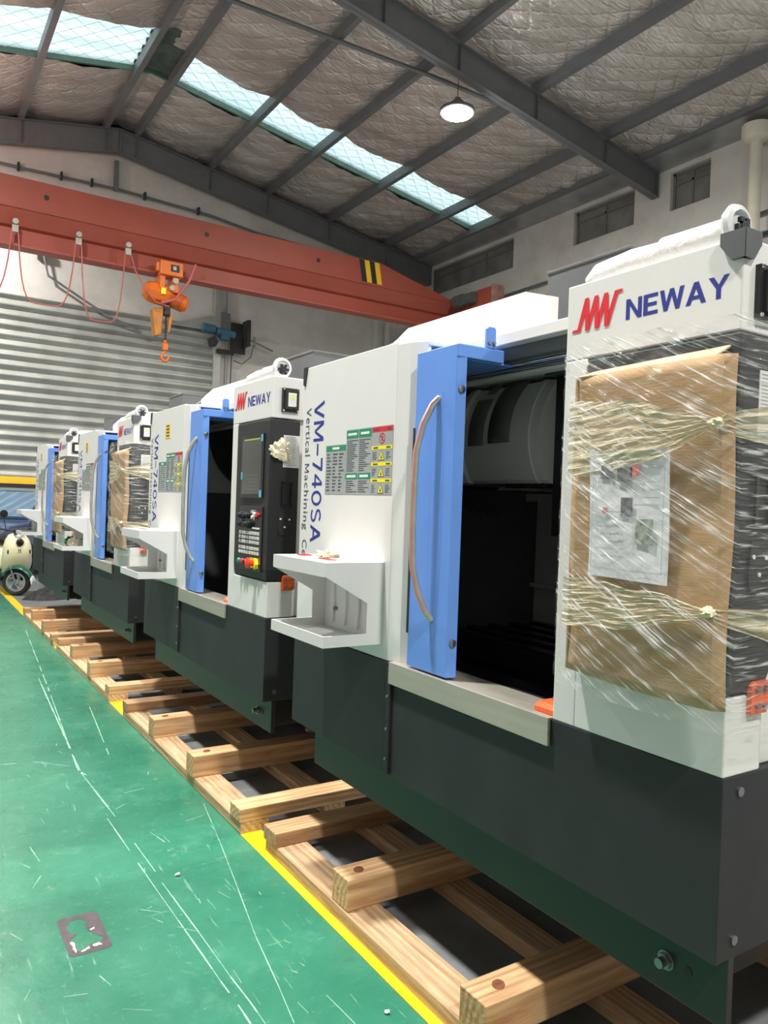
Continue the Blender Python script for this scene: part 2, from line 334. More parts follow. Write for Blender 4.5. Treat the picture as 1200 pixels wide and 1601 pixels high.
# right wall with high windows
win = [(13.5, 16.75, 3), (10.04, 11.62, 2), (8.39, 9.22, 2)]
zb_, zt_ = 7.22, 7.93
wr = MB(); wr.box(XW, XW+.25, YF, YB+.25, 0, zb_); wr.box(XW, XW+.25, YF, YB+.25, zt_, 8.06)
ys = [YF]+[e for w_ in sorted(win) for e in w_[:2]]+[YB+.25]
for a, b in zip(ys[0::2], ys[1::2]): wr.box(XW, XW+.25, a, b, zb_, zt_)
plain('wall_right', wr, M['wall'])
for i, (a, b, n) in enumerate(win):
    root = empty('window_%d' % (i+1), (XW, a, zb_)); root['kind'] = 'structure'
    L = b-a; h = zt_-zb_
    fr = MB()
    for q in (0, L): fr.box(.08, .14, max(0, q-.05), min(L, q+.05), 0, h)
    for q in (0, h): fr.box(.08, .14, 0, L, max(0, q-.05), min(h, q+.05))
    fr.box(.085, .135, .05, L-.05, h*.70-.02, h*.70+.02)
    for k in range(1, n): fr.box(.085, .135, L*k/n-.025, L*k/n+.025, .05, h-.05)
    fr.build('window_frame', M['winframe'], root)
    MB().box(.105, .115, .04, L-.04, .04, h-.04).build('glass', M['glassdark'], root)
M['lowbounce'] = mat('low_bounce_dark_wall', (.20, .20, .19), .7, var=.1)  # for the unseen left and front walls, darkened to cut bounced light
plain('wall_left', MB().box(XL-.25, XL, YF, YB+.25, 0, top(XL)+.1), M['lowbounce'])
wf = MB().prism([(XL, 0), (XW, 0), (XW, top(XW)), (XR, top(XR)), (XL, top(XL))], 1, YF-.25, YF)
plain('wall_front', wf, M['lowbounce'])
# roof: foil quilt between purlins, skylight strip left open
PX = [-3.6, -2.2, -.5, .25, 1.9, 3.52, 4.15, 5.8, 7.2, 8.85, 10.55]
def foil_mat():
    m = bpy.data.materials.new('foil_insulation'); m.use_nodes = True; nt = m.node_tree; b = nt.nodes['Principled BSDF']
    tc = node(nt, 'ShaderNodeTexCoord')
    n1 = node(nt, 'ShaderNodeTexNoise'); n1.inputs['Scale'].default_value = 1.0; n1.inputs['Detail'].default_value = 6; nt.links.new(tc.outputs['Object'], n1.inputs[0])
    cr = node(nt, 'ShaderNodeValToRGB'); cr.color_ramp.elements[0].position = .3; cr.color_ramp.elements[1].position = .7
    cr.color_ramp.elements[0].color = (.56, .51, .47, 1); cr.color_ramp.elements[1].color = (.74, .69, .65, 1); nt.links.new(n1.outputs[0], cr.inputs[0])
    # diagonal stitched thread grid
    sx = node(nt, 'ShaderNodeSeparateXYZ'); nt.links.new(tc.outputs['Object'], sx.inputs[0])
    def line(a, b_):
        d1 = node(nt, 'ShaderNodeMath', operation='MULTIPLY'); d1.inputs[1].default_value = a; nt.links.new(sx.outputs[0], d1.inputs[0])
        d2 = node(nt, 'ShaderNodeMath', operation='MULTIPLY_ADD'); d2.inputs[1].default_value = b_; nt.links.new(sx.outputs[1], d2.inputs[0]); nt.links.new(d1.outputs[0], d2.inputs[2])
        f = node(nt, 'ShaderNodeMath', operation='PINGPONG'); f.inputs[1].default_value = .5; nt.links.new(d2.outputs[0], f.inputs[0]); return f.outputs[0]
    mn = node(nt, 'ShaderNodeMath', operation='MINIMUM'); nt.links.new(line(2.5, 2.5), mn.inputs[0]); nt.links.new(line(2.5, -2.5), mn.inputs[1])
    st = node(nt, 'ShaderNodeMapRange'); st.inputs['From Max'].default_value = .12; st.clamp = True; nt.links.new(mn.outputs[0], st.inputs[0])
    mp = node(nt, 'ShaderNodeMapping'); mp.inputs['Scale'].default_value = (1.2, 5, 1); mp.inputs['Rotation'].default_value = (0, 0, .3); nt.links.new(tc.outputs['Object'], mp.inputs[0])
    n2 = node(nt, 'ShaderNodeTexNoise'); n2.inputs['Scale'].default_value = 3.0; n2.inputs['Detail'].default_value = 5; n2.inputs['Distortion'].default_value = 1; nt.links.new(mp.outputs[0], n2.inputs[0])
    ad = node(nt, 'ShaderNodeMath', operation='MULTIPLY_ADD'); ad.inputs[1].default_value = .22; nt.links.new(st.outputs[0], ad.inputs[0]); nt.links.new(n2.outputs[0], ad.inputs[2])
    bp = node(nt, 'ShaderNodeBump'); bp.inputs['Strength'].default_value = .8; bp.inputs['Distance'].default_value = .05
    nt.links.new(ad.outputs[0], bp.inputs['Height']); nt.links.new(bp.outputs[0], b.inputs['Normal'])
    nt.links.new(cr.outputs[0], b.inputs['Base Color']); b.inputs['Metallic'].default_value = .7; b.inputs['Roughness'].default_value = .36
    return m
M['foil'] = foil_mat()
SY0, SY1 = 13.40, 14.45                        # skylight strip, wider on the left slope
SYL = 12.95
def sag(x, y):
    px = sorted(PX+[XL, 11.9, XR]); lo = max([p for p in px if p <= x], default=XL); hi = min([p for p in px if p > x], default=12)
    t = (x-lo)/max(.2, hi-lo); s = -.10*math.sin(math.pi*t)**.7 if hi-lo > .8 else 0
    a, b = (x+y)*2.5, (x-y)*2.5
    q = min(abs(a-round(a)), abs(b-round(b)))
    s -= .022*min(1, q*3.2)*math.sin(math.pi*t)**.5 if 0 < t < 1 else 0
    s += .012*math.sin(11*(x*.35+y)+1.5*math.sin(x*1.3))*math.sin(math.pi*t) if hi-lo > .8 else 0
    s += .018*math.sin(y*7.3+2*math.sin(x*1.7))*math.sin(x*2.9+y*.8)
    return s
def roof_patch(x0, x1, y0, y1, res):
    nx, ny = max(1, int((x1-x0)/res)), max(1, int((y1-y0)/res))
    def fn(u, v):
        x = x0+(x1-x0)*u; y = y0+(y1-y0)*v
        return (x, y, zroof(x)+.19+sag(x, y))
    return MB().grid(fn, nx, ny)
for a, b, y0, y1, r in ((XR, XW+.0, 4.2, SY0, .07), (XR, XW, SY1, YB, .07), (XL, XR, SY1, YB, .12), (XL, XR, 4.2, SYL, .12), (XL, XW, YF, 4.2, .3)):
    if a == XL and b == XW:
        plain('ceiling', roof_patch(XL, XR, y0, y1, r), M['foil'], smooth=True, fix=False); a = XR
    plain('ceiling', roof_patch(a, b, y0, y1, r), M['foil'], smooth=True, fix=False)
# ridge closure over the skylight line
plain('ceiling', MB().box(3.45, 4.22, SYL-.02, SY1+.02, ZR+.17, ZR+.2), mat('dark_ridge_cap', (.07, .10, .09), .5, var=.5, scale=5))
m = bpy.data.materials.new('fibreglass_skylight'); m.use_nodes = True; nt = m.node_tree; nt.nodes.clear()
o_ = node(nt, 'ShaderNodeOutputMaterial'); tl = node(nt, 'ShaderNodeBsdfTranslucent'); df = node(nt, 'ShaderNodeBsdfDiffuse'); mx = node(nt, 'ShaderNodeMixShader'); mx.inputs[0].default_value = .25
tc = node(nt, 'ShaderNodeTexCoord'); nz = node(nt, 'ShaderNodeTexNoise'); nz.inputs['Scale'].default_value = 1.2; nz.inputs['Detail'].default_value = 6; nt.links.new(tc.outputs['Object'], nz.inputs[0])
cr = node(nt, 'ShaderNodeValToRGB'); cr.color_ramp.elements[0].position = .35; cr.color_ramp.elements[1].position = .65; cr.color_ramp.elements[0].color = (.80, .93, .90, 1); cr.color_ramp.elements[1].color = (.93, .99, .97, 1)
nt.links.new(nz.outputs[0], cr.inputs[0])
wv = node(nt, 'ShaderNodeTexWave', wave_type='BANDS', bands_direction='Y'); wv.inputs['Scale'].default_value = 1.7; wv.inputs['Distortion'].default_value = .3; nt.links.new(tc.outputs['Object'], wv.inputs[0])  # bands paint corrugation shading into the sheet colour
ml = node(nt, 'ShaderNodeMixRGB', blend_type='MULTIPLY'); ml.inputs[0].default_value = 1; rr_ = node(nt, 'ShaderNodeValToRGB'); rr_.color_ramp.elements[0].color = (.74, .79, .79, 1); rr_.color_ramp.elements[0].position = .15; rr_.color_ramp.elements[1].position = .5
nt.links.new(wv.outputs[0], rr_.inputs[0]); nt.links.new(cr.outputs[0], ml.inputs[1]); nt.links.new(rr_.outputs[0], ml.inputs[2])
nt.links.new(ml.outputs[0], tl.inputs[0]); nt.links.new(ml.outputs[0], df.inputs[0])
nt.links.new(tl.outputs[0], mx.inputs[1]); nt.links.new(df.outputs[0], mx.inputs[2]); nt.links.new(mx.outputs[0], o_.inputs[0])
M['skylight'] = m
def sky_sheet(x0, x1, SY0):
    nx = max(2, int((x1-x0)/.3)); ny = 48
    return MB().grid(lambda u, v: (x0+(x1-x0)*u, SY0-.05+(SY1-SY0+.1)*v, zroof(x0+(x1-x0)*u)+.235+.030*math.sin(v*ny*math.pi/4)), nx, ny)
edges = [e for e in PX if e > -4]
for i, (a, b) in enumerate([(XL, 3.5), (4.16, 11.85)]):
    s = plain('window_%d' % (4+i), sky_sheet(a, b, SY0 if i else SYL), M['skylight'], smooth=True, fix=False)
M['skygreen'] = mat('green_skylight_edge', (.10, .17, .13), .6, var=.15)
for a, b in ((XL, XR), (XR, XW)):
    plain('trim_2', MB().add([(a, SY1-.04, zroof(a)+.12), (b, SY1-.04, zroof(b)+.12), (b, SY1+.02, zroof(b)+.12), (a, SY1+.02, zroof(a)+.12),
        (a, SY1-.04, zroof(a)+.22), (b, SY1-.04, zroof(b)+.22), (b, SY1+.02, zroof(b)+.22), (a, SY1+.02, zroof(a)+.22)],
        [(0,3,2,1),(4,5,6,7),(0,1,5,4),(1,2,6,5),(2,3,7,6),(3,0,4,7)]), M['skygreen'])
# outer roof shell keeps daylight out everywhere but the skylight strip
shell = MB()
for a, b in ((XL-.3, XR), (XR, XW+.3)):
    s0 = SYL if a < XR else SY0
    for y0, y1 in ((YF-.3, s0), (SY1, YB+.3)):
        shell.add([(a, y0, zroof(a)+.36), (b, y0, zroof(b)+.36), (b, y1, zroof(b)+.36), (a, y1, zroof(a)+.36)], [(0, 1, 2, 3)])
    for y in (s0, SY1):
        shell.add([(a, y, zroof(a)+.16), (b, y, zroof(b)+.16), (b, y, zroof(b)+.36), (a, y, zroof(a)+.36)], [(0, 1, 2, 3)])
for x in (XL-.3, XW+.3):
    shell.add([(x, YF-.3, 5), (x, YB+.3, 5), (x, YB+.3, zroof(x)+.36), (x, YF-.3, zroof(x)+.36)], [(0, 1, 2, 3)])
for y in (YF-.3, YB+.3):
    shell.add([(XL-.3, y, 6), (XW+.3, y, 6), (XW+.3, y, zroof(XW)+.36), (XR, y, ZR+.36), (XL-.3, y, zroof(XL)+.3)], [(0, 1, 2, 3, 4)])
plain('roof_sheeting', shell, M['roofsteel'])
# purlins: each a folded C section, one thing each
def purlin(x):
    z = zroof(x); t = .012
    prof = [(x-.05, z), (x+.05, z), (x+.05, z+t), (x-.038, z+t), (x-.038, z+.19), (x+.05, z+.19), (x+.05, z+.20), (x-.05, z+.20)]
    return MB().prism(prof, 1, YF, YB-.05)
for i, x in enumerate(PX+[11.45]):
    p = purlin(x).build('roof_purlin', M['roofsteel']); p['kind'] = 'structure'
# eave soffit sheet
plain('trim_3', MB().prism([(11.42, 8.13), (XW, 8.02), (XW, 8.04), (11.42, 8.15)], 1, YF, YB), mat('gutter_sheet', (.38, .385, .38), .35, metal=.6, var=.15, scale=3))
# rafters (tapered I beams)
def rafter(y, depth, wdt=.16):
    mb = MB()
    for a, b in ((XL+.02, XR), (XR, XW-.02)):
        za, zb2 = zroof(a)-.005, zroof(b)-.005
        mb.prism([(a, za-depth), (b, zb2-depth), (b, zb2), (a, za)], 1, y-.006, y+.006)
        for d0, d1 in ((0, .016), (depth-.016, depth)):
            mb.prism([(a, za-d1), (b, zb2-d1), (b, zb2-d0), (a, za-d0)], 1, y-wdt/2, y+wdt/2)
    for x in (XL+.03, XR, XW-.04):
        z = zroof(x)-.005; mb.box(x-.012, x+.012, y-wdt/2, y+wdt/2, z-depth, z)
    for x in PX: z = zroof(x)-.02; mb.box(x-.006, x+.006, y-wdt/2+.01, y+wdt/2-.01, z-depth+.02, z)
    return mb
for y, d in ((9.54, .47), (16.78, .50), (2.0, .47), (-5.5, .47)):
    r = rafter(y, d).build('roof_rafter', M['roofsteel']); r['kind'] = 'structure'
# roof brace tube
tag(MB().tube([(3.95, 11.28, 9.20), (7.46, 10.33, 8.66), (10.5, 9.62, 8.15)], .035, n=10).build('roof_brace', M['roofsteel'], smooth=True),
    'grey tube brace running diagonally under the roof purlins to the near rafter', 'roof brace')
tag(MB().box(3.74, 3.82, 16.86, 16.95, 8.05, 8.68).build('ridge_post', M['roofsteel']), 'short dark upright between ridge rafter and the conduit on the back wall', 'post')
cd_ = MB()
cd_.tube([(0.5, 16.93, 8.04), (2.0, 16.93, 8.05), (3.8, 16.93, 8.10), (5.9, 16.93, 8.02), (7.0, 16.93, 7.88), (9.5, 16.93, 7.8)], .03)
cn = cd_.build('wall_conduit', M['roofsteel'], smooth=True); tag(cn, 'dark conduit clipped along the back wall below the rear rafter', 'conduit')
for x, z in ((1.9, 8.05), (2.7, 8.07), (3.3, 8.09), (4.4, 8.08), (5.6, 8.04)):
    MB().box(x-.02, x+.02, 16.88, 16.99, z-.06, z+.09).build('clip', M['craneblack'], cn)
# roller shutter (door_1)
d1 = empty('door_1', (0, 0, 0)); d1['kind'] = 'structure'
pitch = .2
def slat(u, v):
    z = 1.86+(5.5-1.86)*v; ph = (z % pitch)/pitch
    return (sx0+.02+(sx1-sx0-.04)*u, 16.93+.028*math.cos(2*math.pi*ph)+(.012 if ph < .08 else 0)+(-.05*max(0, z-5.2) if z > 5.2 else 0), z)
MB().grid(slat, 1, 18*14).build('shutter_curtain', M['shutter'], d1, smooth=True, fix=False)
MB().box(sx0+.02, sx1-.02, 16.88, 16.96, 1.72, 1.86).build('bottom_rail', M['shutyellow'], d1, bevel=.01)
MB().box(sx0+.02, sx1-.02, 16.89, 16.95, 1.64, 1.72).build('rubber_seal', M['rubber'], d1)
for x in (sx0-.03, sx1+.05):
    MB().box(x-.09, x+.09, 16.86, 16.98, 0, 6.7).build('guide_rail', M['shutter'], d1, bevel=.01)
MB().cyl((sx1+.3, 16.96, 2.2), (sx1+.3, 16.96, 6.7), .02).build('conduit', M['wall'], d1)

plain('backdrop_outside', MB().box(-12, 16, 24, 24.3, 0, 5), M['wall'])  # added backdrop, covers the white sky behind the car

# thin wire netting under the skylight
for a, b, y0 in ((XL, 3.45, SYL), (4.22, 11.8, SY0)):
    nt_ = MB(); Wd = SY1-y0; stp = .36; x = a-Wd
    def seg(x0, ya, x1, yb):
        for (xx0, yy0, xx1, yy1) in ((x0, ya, x1, yb),):
            dx, dy = xx1-xx0, yy1-yy0; l = math.hypot(dx, dy)
            if l < .05: return
            nx, ny = -dy/l*.0035, dx/l*.0035; z0, z1 = zroof(xx0)+.195, zroof(xx1)+.195
            nt_.add([(xx0-nx, yy0-ny, z0), (xx1-nx, yy1-ny, z1), (xx1+nx, yy1+ny, z1), (xx0+nx, yy0+ny, z0)], [(0, 1, 2, 3)])
    while x < b:
        for s in (1, -1):
            t0, t1 = max(0, (a-x)/Wd), min(1, (b-x)/Wd)
            if t1 > t0: seg(x+Wd*t0, (y0+Wd*t0) if s > 0 else (SY1-Wd*t0), x+Wd*t1, (y0+Wd*t1) if s > 0 else (SY1-Wd*t1))
        x += stp
    plain('trim_4', nt_, mat('pale_wire', (.45, .50, .50), .5), fix=False, solid=.003)
# ================================================================== MACHINING CENTRES
XM = 1.552
MY = [.995, 3.465, 6.07, 8.80]
U_TXT, V_TXT = (0, -1, 0), (0, 0, 1)
def dots(mb, rows, y0, y1, z0, z1, x, mi, seed, gap=.35, cols=1):
    rnd = random.Random(seed); dz = (z1-z0)/rows
    for r in range(rows):
        z = z1-(r+.5)*dz
        for c in range(cols):
            a = y1-(y1-y0)*c/cols-.004; b = y1-(y1-y0)*(c+1)/cols+.004; e = a-(a-b)*rnd.uniform(.45, 1)
            mb.add([(x, a, z-dz*gap/2), (x, e, z-dz*gap/2), (x, e, z+dz*gap/2), (x, a, z+dz*gap/2)], [(0, 1, 2, 3)], mi)
def rect(mb, y0, y1, z0, z1, x, mi): mb.add([(x, y1, z0), (x, y0, z0), (x, y0, z1), (x, y1, z1)], [(0, 1, 2, 3)], mi)
def make_machine():
    R = empty('machining_center')
    B = lambda name, mb, m, p=R, **k: mb.build(name, m, p, **k)
    # ---- base
    b = MB(); b.prism([(0, 0), (1.95, 0), (1.95, .03), (.04, .03), (.04, 1.333), (0, 1.333)], 2, .556, .972); b.box(.04, 1.95, 2.10, 2.13, .556, .972)
    b.box(1.91, 1.95, .03, 2.10, .556, .972); b.box(.05, 1.90, .04, 2.09, .56, .58)
    base = B('base_panel', b, M['black'], bevel=.003)
    lp = B('base_end_panel', MB().box(-.006, .04, 1.345, 2.13, .562, .972), M['black'], bevel=.003)
    jt = MB(); jt.box(-.012, .0, 1.322, 1.347, .566, .955); js = B('joint_strip', jt, M['blackmat'], bevel=.002)
    for z in (.62, .73, .85): MB().cyl((-.012, 1.336, z), (-.016, 1.336, z), .006, 10).build('screw', M['bolt'], js)
    for (x, z) in ((.065, .935), (.062, .60)): MB().cyl((x, .001, z), (x, -.005, z), .011, 16).build('screw', M['bolt'], base)
    s = MB(); s.box(.048, .07, .0, 2.0, .395, .56); s.box(.07, 1.85, 1.9, 1.95, .395, .56); s.box(.07, 1.85, .12, .16, .395, .56)
    s.box(1.80, 1.85, .1, 1.95, .395, .56)
    sk = B('skirt', s, M['skirt'], bevel=.003)
    nb = MB(); nb.cyl((.048, .16, .474), (.036, .16, .474), .019, 6); nb.cyl((.036, .16, .474), (.018, .16, .474), .012, 16); nb.cyl((.048, .16, .474), (.045, .16, .474), .023, 20)
    nb.build('pipe_fitting', M['bolt'], sk); MB().cyl((.0485, .10, .478), (.0465, .10, .478), .011, 16).build('dark_hole_disc', M['rubber'], sk)  # black disc stands in for the dark hole in the skirt
    B('bed_casting', MB().box(.2, 1.75, .3, 1.85, .36, .57), M['blackmat'], bevel=.02)
    for x in (.62, 1.65):
        for y in (.62, 1.36):
            f = MB(); f.lathe([(.055, 0), (.055, .02), (.03, .03), (.02, .04), (.02, .20)], (x, y, .173), n=16); f.cyl((x, y, .30), (x, y, .33), .035, 6)
            B('levelling_foot', f, M['bolt'])
    # ---- steel sill
    si = MB(); si.prism([(-.014, .898), (-.002, .898), (-.002, .970), (.14, .970), (.14, .974), (-.014, .978)], 1, .522, 1.333)
    B('steel_sill', si, M['steel'], bevel=.003)
    # ---- control column
    c = MB()
    c.box(.001, .30, 0, .52, 1.965, 2.172)                       # head with the lettering
    c.box(.001, .30, .44, .52, .9725, 1.965)                      # strip left of the panel
    c.box(.001, .14, 0.001, .44, .9725, 1.150)                        # below the panel
    c.box(.10, .30, .03, .44, 1.15, 1.965)
    c.prism([(.14, 0), (.16, .022), (.30, .022), (.30, .44), (.14, .44)], 2, .9725, 1.15)
    col = B('control_column', c, M['white'], bevel=.004)
    hb = MB()
    hb.prism([(-.012, -.010), (.150, -.010), (.150, .0), (.1, .434), (-.004, .434)], 2, 1.205, 1.958)
    hb.add([(-.004, .0, 1.158), (.14, 0, 1.158), (.1, .43, 1.158), (.002, .43, 1.158), (-.012, -.010, 1.206), (.150, -.010, 1.206), (.1, .434, 1.206), (-.004, .434, 1.206)],
           [(0,3,2,1),(4,5,6,7),(0,1,5,4),(1,2,6,5),(2,3,7,6),(3,0,4,7)])
    box = B('control_panel', hb, M['blackmat'], bevel=.004)
    # screen
    sc_ = MB(); sc_.box(-.016, -.009, .055, .345, 1.565, 1.89, 0); sc_.box(-.0175, -.016, .075, .325, 1.585, 1.872, 1)
    rect(sc_, .10, .30, 1.862, 1.868, -.0178, 2)
    for (a, b_) in ((.062, .085), (.30, .335)):
        rect(sc_, a, b_ if a < .1 else .325, 1.85 if a < .1 else 1.86, 1.885, -.0181, 3) if a < .1 else None
    rect(sc_, .062, .092, 1.57, 1.605, -.0181, 3); rect(sc_, .315, .335, 1.66, 1.70, -.0181, 3)
    for k in range(5): rect(sc_, .10+.02*(k % 2), .29-.03*(k % 3), 1.68-.018*k, 1.682-.018*k, -.0180, 4)
    sc_.prism([(-.0179, 0), (-.0179, 0), (-.0179, 0)], 1, 0, 0) if False else None
    S = B('screen', sc_, [M['blackgloss'], mat('screen_glass', (.028, .036, .036), .12, var=.2, coat=.6), mat('screen_strip_yellow', (.45, .55, .05), .4), mat('blue_film_tab', (.12, .45, .70), .35), mat('screen_line', (.16, .18, .18), .3)], box)
    # keyboard field with knobs
    kb = MB(); kb.box(-.017, -.008, .045, .335, 1.195, 1.525, 0)
    K = B('operator_panel', kb, M['blackgloss'], box, bevel=.002)
    keys = MB()
    for r, z in enumerate((1.385, 1.362, 1.339, 1.308, 1.285)):
        for k in range(8):
            y = .312-k*.032-(.008 if k > 3 else 0); keys.box(-.023, -.017, y-.012, y+.012, z-.008, z+.008)
    keys.build('keypad', mat('key_caps', (.62, .62, .60), .45, var=.25, scale=50), K, bevel=.001)
    for (y, z, r) in ((.29, 1.475, .02), (.22, 1.475, .016), (.29, 1.43, .02), (.215, 1.43, .022)):
        MB().lathe([(r, 0), (r, .012), (r*.7, .016), (r*.65, .032), (0, .033)], (-.017, y, z), (-1, 0, 0), 20).build('knob', M['blackmat'], K, smooth=True)
    for k, (y, z) in enumerate(((.16, 1.495), (.135, 1.485), (.11, 1.478), (.155, 1.468), (.12, 1.462))):
        MB().cyl((-.017, y, z), (-.028, y, z), .009, 14).build('indicator_button', M['chrome'] if k % 2 == 0 else M['lwhite'], K)
    MB().cyl((-.017, .09, 1.48), (-.029, .09, 1.48), .011, 14).build('red_indicator', M['red'], K)
    rect_mb = MB(); rect_mb.box(-.019, -.017, .07, .16, 1.408, 1.416); rect_mb.build('display_strip', M['lwhite'], K)
    for (y, cm, nm) in ((.315, 'green', 'start_button'), (.265, 'red', 'stop_button'), (.235, 'blackmat', 'mode_button')):
        MB().lathe([(.014, 0), (.014, .010), (.011, .014), (0, .015)], (-.017, y, 1.235), (-1, 0, 0), 18).build(nm, M[cm], K, smooth=True)
    es = MB(); es.box(-.018, -.016, .075, .18, 1.21, 1.262); es.build('stop_plate', M['yellow'], K)
    MB().lathe([(.016, 0), (.016, .02), (.027, .024), (.027, .036), (.012, .042), (0, .042)], (-.017, .135, 1.235), (-1, 0, 0), 24).build('emergency_stop', mat('mushroom_red', (.85, .05, .02), .3), K, smooth=True)
    tz = MB(); tz.prism([(.10, 1.262), (.075, 1.232), (.10, 1.205)], 0, -.030, -.018); tz.build('yellow_tag', M['yellow'], K)
    # side face of the panel
    sp = MB(); sp.box(.056, .066, -.018, -.009, 1.532, 1.648); sp.box(.106, .116, -.018, -.009, 1.532, 1.648); sp.box(.056, .116, -.018, -.009, 1.642, 1.652); sp.box(.056, .116, -.018, -.009, 1.528, 1.538)
    sp.box(.066, .106, -.0112, -.0095, 1.538, 1.642, 1)
    B('card_slot', sp, [M['blackgloss'], M['rubber']], box)
    pl = MB(); pl.prism([(.040, 1.42), (.048, 1.50), (.11, 1.50), (.118, 1.42), (.112, 1.385), (.05, 1.385)], 1, -.016, -.009)
    P_ = B('handwheel_bracket', pl, M['rubber'], box)
    for x, z in ((.055, 1.465), (.103, 1.463), (.079, 1.425)): MB().cyl((x, -.016, z), (x, -.019, z), .005, 10).build('screw', M['lwhite'], P_)
    pa = MB(); pa.box(.060, .148, -.0125, -.0105, 1.722, 1.882, 0)
    for k in range(18):
        z = 1.872-k*.0082; pa.add([(.066, -.0128, z), (.066+random.uniform(.05, .075), -.0128, z), (.066+.06, -.0128, z+.0025), (.066, -.0128, z+.0025)], [(0, 1, 2, 3)], 1)
    B('notice_sheet', pa, [M['lwhite'], mat('faint_print', (.35, .36, .38), .6)], box)
    # socket on the white side
    so = MB(); so.box(.046, .136, -.014, .0, 1.998, 2.116, 0); so.box(.058, .124, -.024, -.014, 2.010, 2.104, 0); so.box(.072, .116, -.026, -.0235, 2.024, 2.092, 1); so.box(.080, .108, -.0268, -.0258, 2.062, 2.084, 2)
    so.cyl((.111, -.024, 2.018), (.111, -.028, 2.018), .008, 14, m=0)
    SO = B('socket_cover', so, [M['blackmat'], M['lwhite'], mat('pale_yellow_print', (.75, .80, .25), .5)], col, bevel=.002)
    for x, z in ((.052, 2.110), (.130, 2.110), (.052, 2.004), (.130, 2.004)): MB().cyl((x, -.014, z), (x, -.018, z), .005, 10).build('screw', M['chrome'], col) if False else MB().cyl((x, -.014, z), (x, -.018, z), .005, 10).build('screw', M['chrome'], SO.parent)
    # orange transport bracket
    ob = MB(); ob.prism([(.078, 1.108), (.078, 1.172), (.086, 1.183), (.14, 1.183), (.148, 1.176), (.148, 1.118), (.138, 1.108)], 1, -.012, .001)
    OB = B('transport_bracket', ob, M['orange'], bevel=.002)
    for x, z in ((.098, 1.165), (.128, 1.165), (.098, 1.128), (.128, 1.126)): MB().cyl((x, -.012, z), (x, -.020, z), .008, 6).build('bolt', M['bolt'], OB)
    # ---- lettering
    L = MB(); X0, Y1, WD, Z0, HT = .0005, .500, .168, 2.040, .088
    zig = [(.0, 0), (.10, 0), (.26, 1), (.285, 0), (.455, 1), (.48, 0), (.65, 1), (.675, 0), (.86, 1), (1.0, 1)]
    t = .085
    def lp_(u, v, dx=0): return (X0-.0008, Y1-(u)*WD, Z0+v*HT)
    for e, (a, b_) in enumerate(zip(zig[1:-2], zig[2:-1])):
        L.add([(q_[0]-.0004*(e % 2), q_[1], q_[2]) for q_ in (lp_(a[0]-.0, a[1]), lp_(a[0]+t, a[1]), lp_(b_[0]+t, b_[1]), lp_(b_[0], b_[1]))], [(0, 1, 2, 3)])
    L.add([lp_(.0, 0), lp_(.16, 0), lp_(.16, .09), lp_(.02, .09)], [(0, 1, 2, 3)]); L.add([lp_(.86, .91), lp_(1.0, .91), lp_(1.02, 1), lp_(.86, 1)], [(0, 1, 2, 3)])
    B('red_logo', L, M['red'], col, fix=False)
    block_text('NEWAY', 'maker_lettering', (.0009, .318, 2.044), U_TXT, V_TXT, .286, .052, M['navy'], col)
    # ---- left front panel
    v = MB(); v.prism([(0, .974), (.06, .974), (.06, 2.158), (0, 2.158)], 1, 1.365, 2.13)
    v.prism([(.0, 1.365), (.012, 1.30), (.045, 1.244), (.065, 1.244), (.065, 1.365)], 2, .974, 2.150)
    VP = B('front_panel', v, M['white'], bevel=.003)
    B('corner_cap', MB().prism([(2.095, 2.162), (2.134, 2.162), (2.134, 2.085), (2.115, 2.075)], 0, -.004, .05), M['blackmat'], VP)
    GA = GL['A']; GL['A'] = GL['A2']; block_text('VM-740SA', 'type_lettering', (0, 2.022, 1.998), (0, 0, -1), (0, -1, 0), .622, .094, M['navy'], VP, gap=.13); GL['A'] = GA
    gp = mat('grey_print', (.07, .075, .14), .5)
    text('Vertical', 'subtitle_word', (0, 2.098, 1.975), (0, 0, -1), (0, -1, 0), .215, .048, gp, VP, space=1.12)
    block_text('M', 'subtitle_initial', (0, 2.098, 1.725), (0, 0, -1), (0, -1, 0), .040, .044, gp, VP)
    text('achining', 'subtitle_word', (0, 2.110, 1.675), (0, 0, -1), (0, -1, 0), .245, .058, gp, VP, space=1.12)
    text('Center', 'subtitle_word', (0, 2.098, 1.385), (0, 0, -1), (0, -1, 0), .19, .045, gp, VP, space=1.12)
    lb = MB(); x = -.0012
    rect(lb, 1.725, 1.897, 1.592, 1.797, x, 0); rect(lb, 1.727, 1.895, 1.772, 1.794, x-.0004, 1); dots(lb, 12, 1.735, 1.89, 1.60, 1.765, x-.0004, 4, 1, cols=3, gap=.4)
    rect(lb, 1.528, 1.724, 1.592, 1.853, x, 0); rect(lb, 1.63, 1.722, 1.818, 1.850, x-.0004, 1); rect(lb, 1.53, 1.624, 1.818, 1.850, x-.0004, 1)
    rect(lb, 1.63, 1.722, 1.652, 1.676, x-.0004, 1); rect(lb, 1.53, 1.624, 1.652, 1.676, x-.0004, 1)
    dots(lb, 16, 1.53, 1.72, 1.682, 1.812, x-.0004, 4, 2, cols=2, gap=.4); dots(lb, 6, 1.53, 1.72, 1.597, 1.648, x-.0004, 4, 3, cols=2, gap=.4)
    rect(lb, 1.376, 1.527, 1.592, 1.853, x, 0); rect(lb, 1.378, 1.525, 1.832, 1.851, x-.0004, 2)
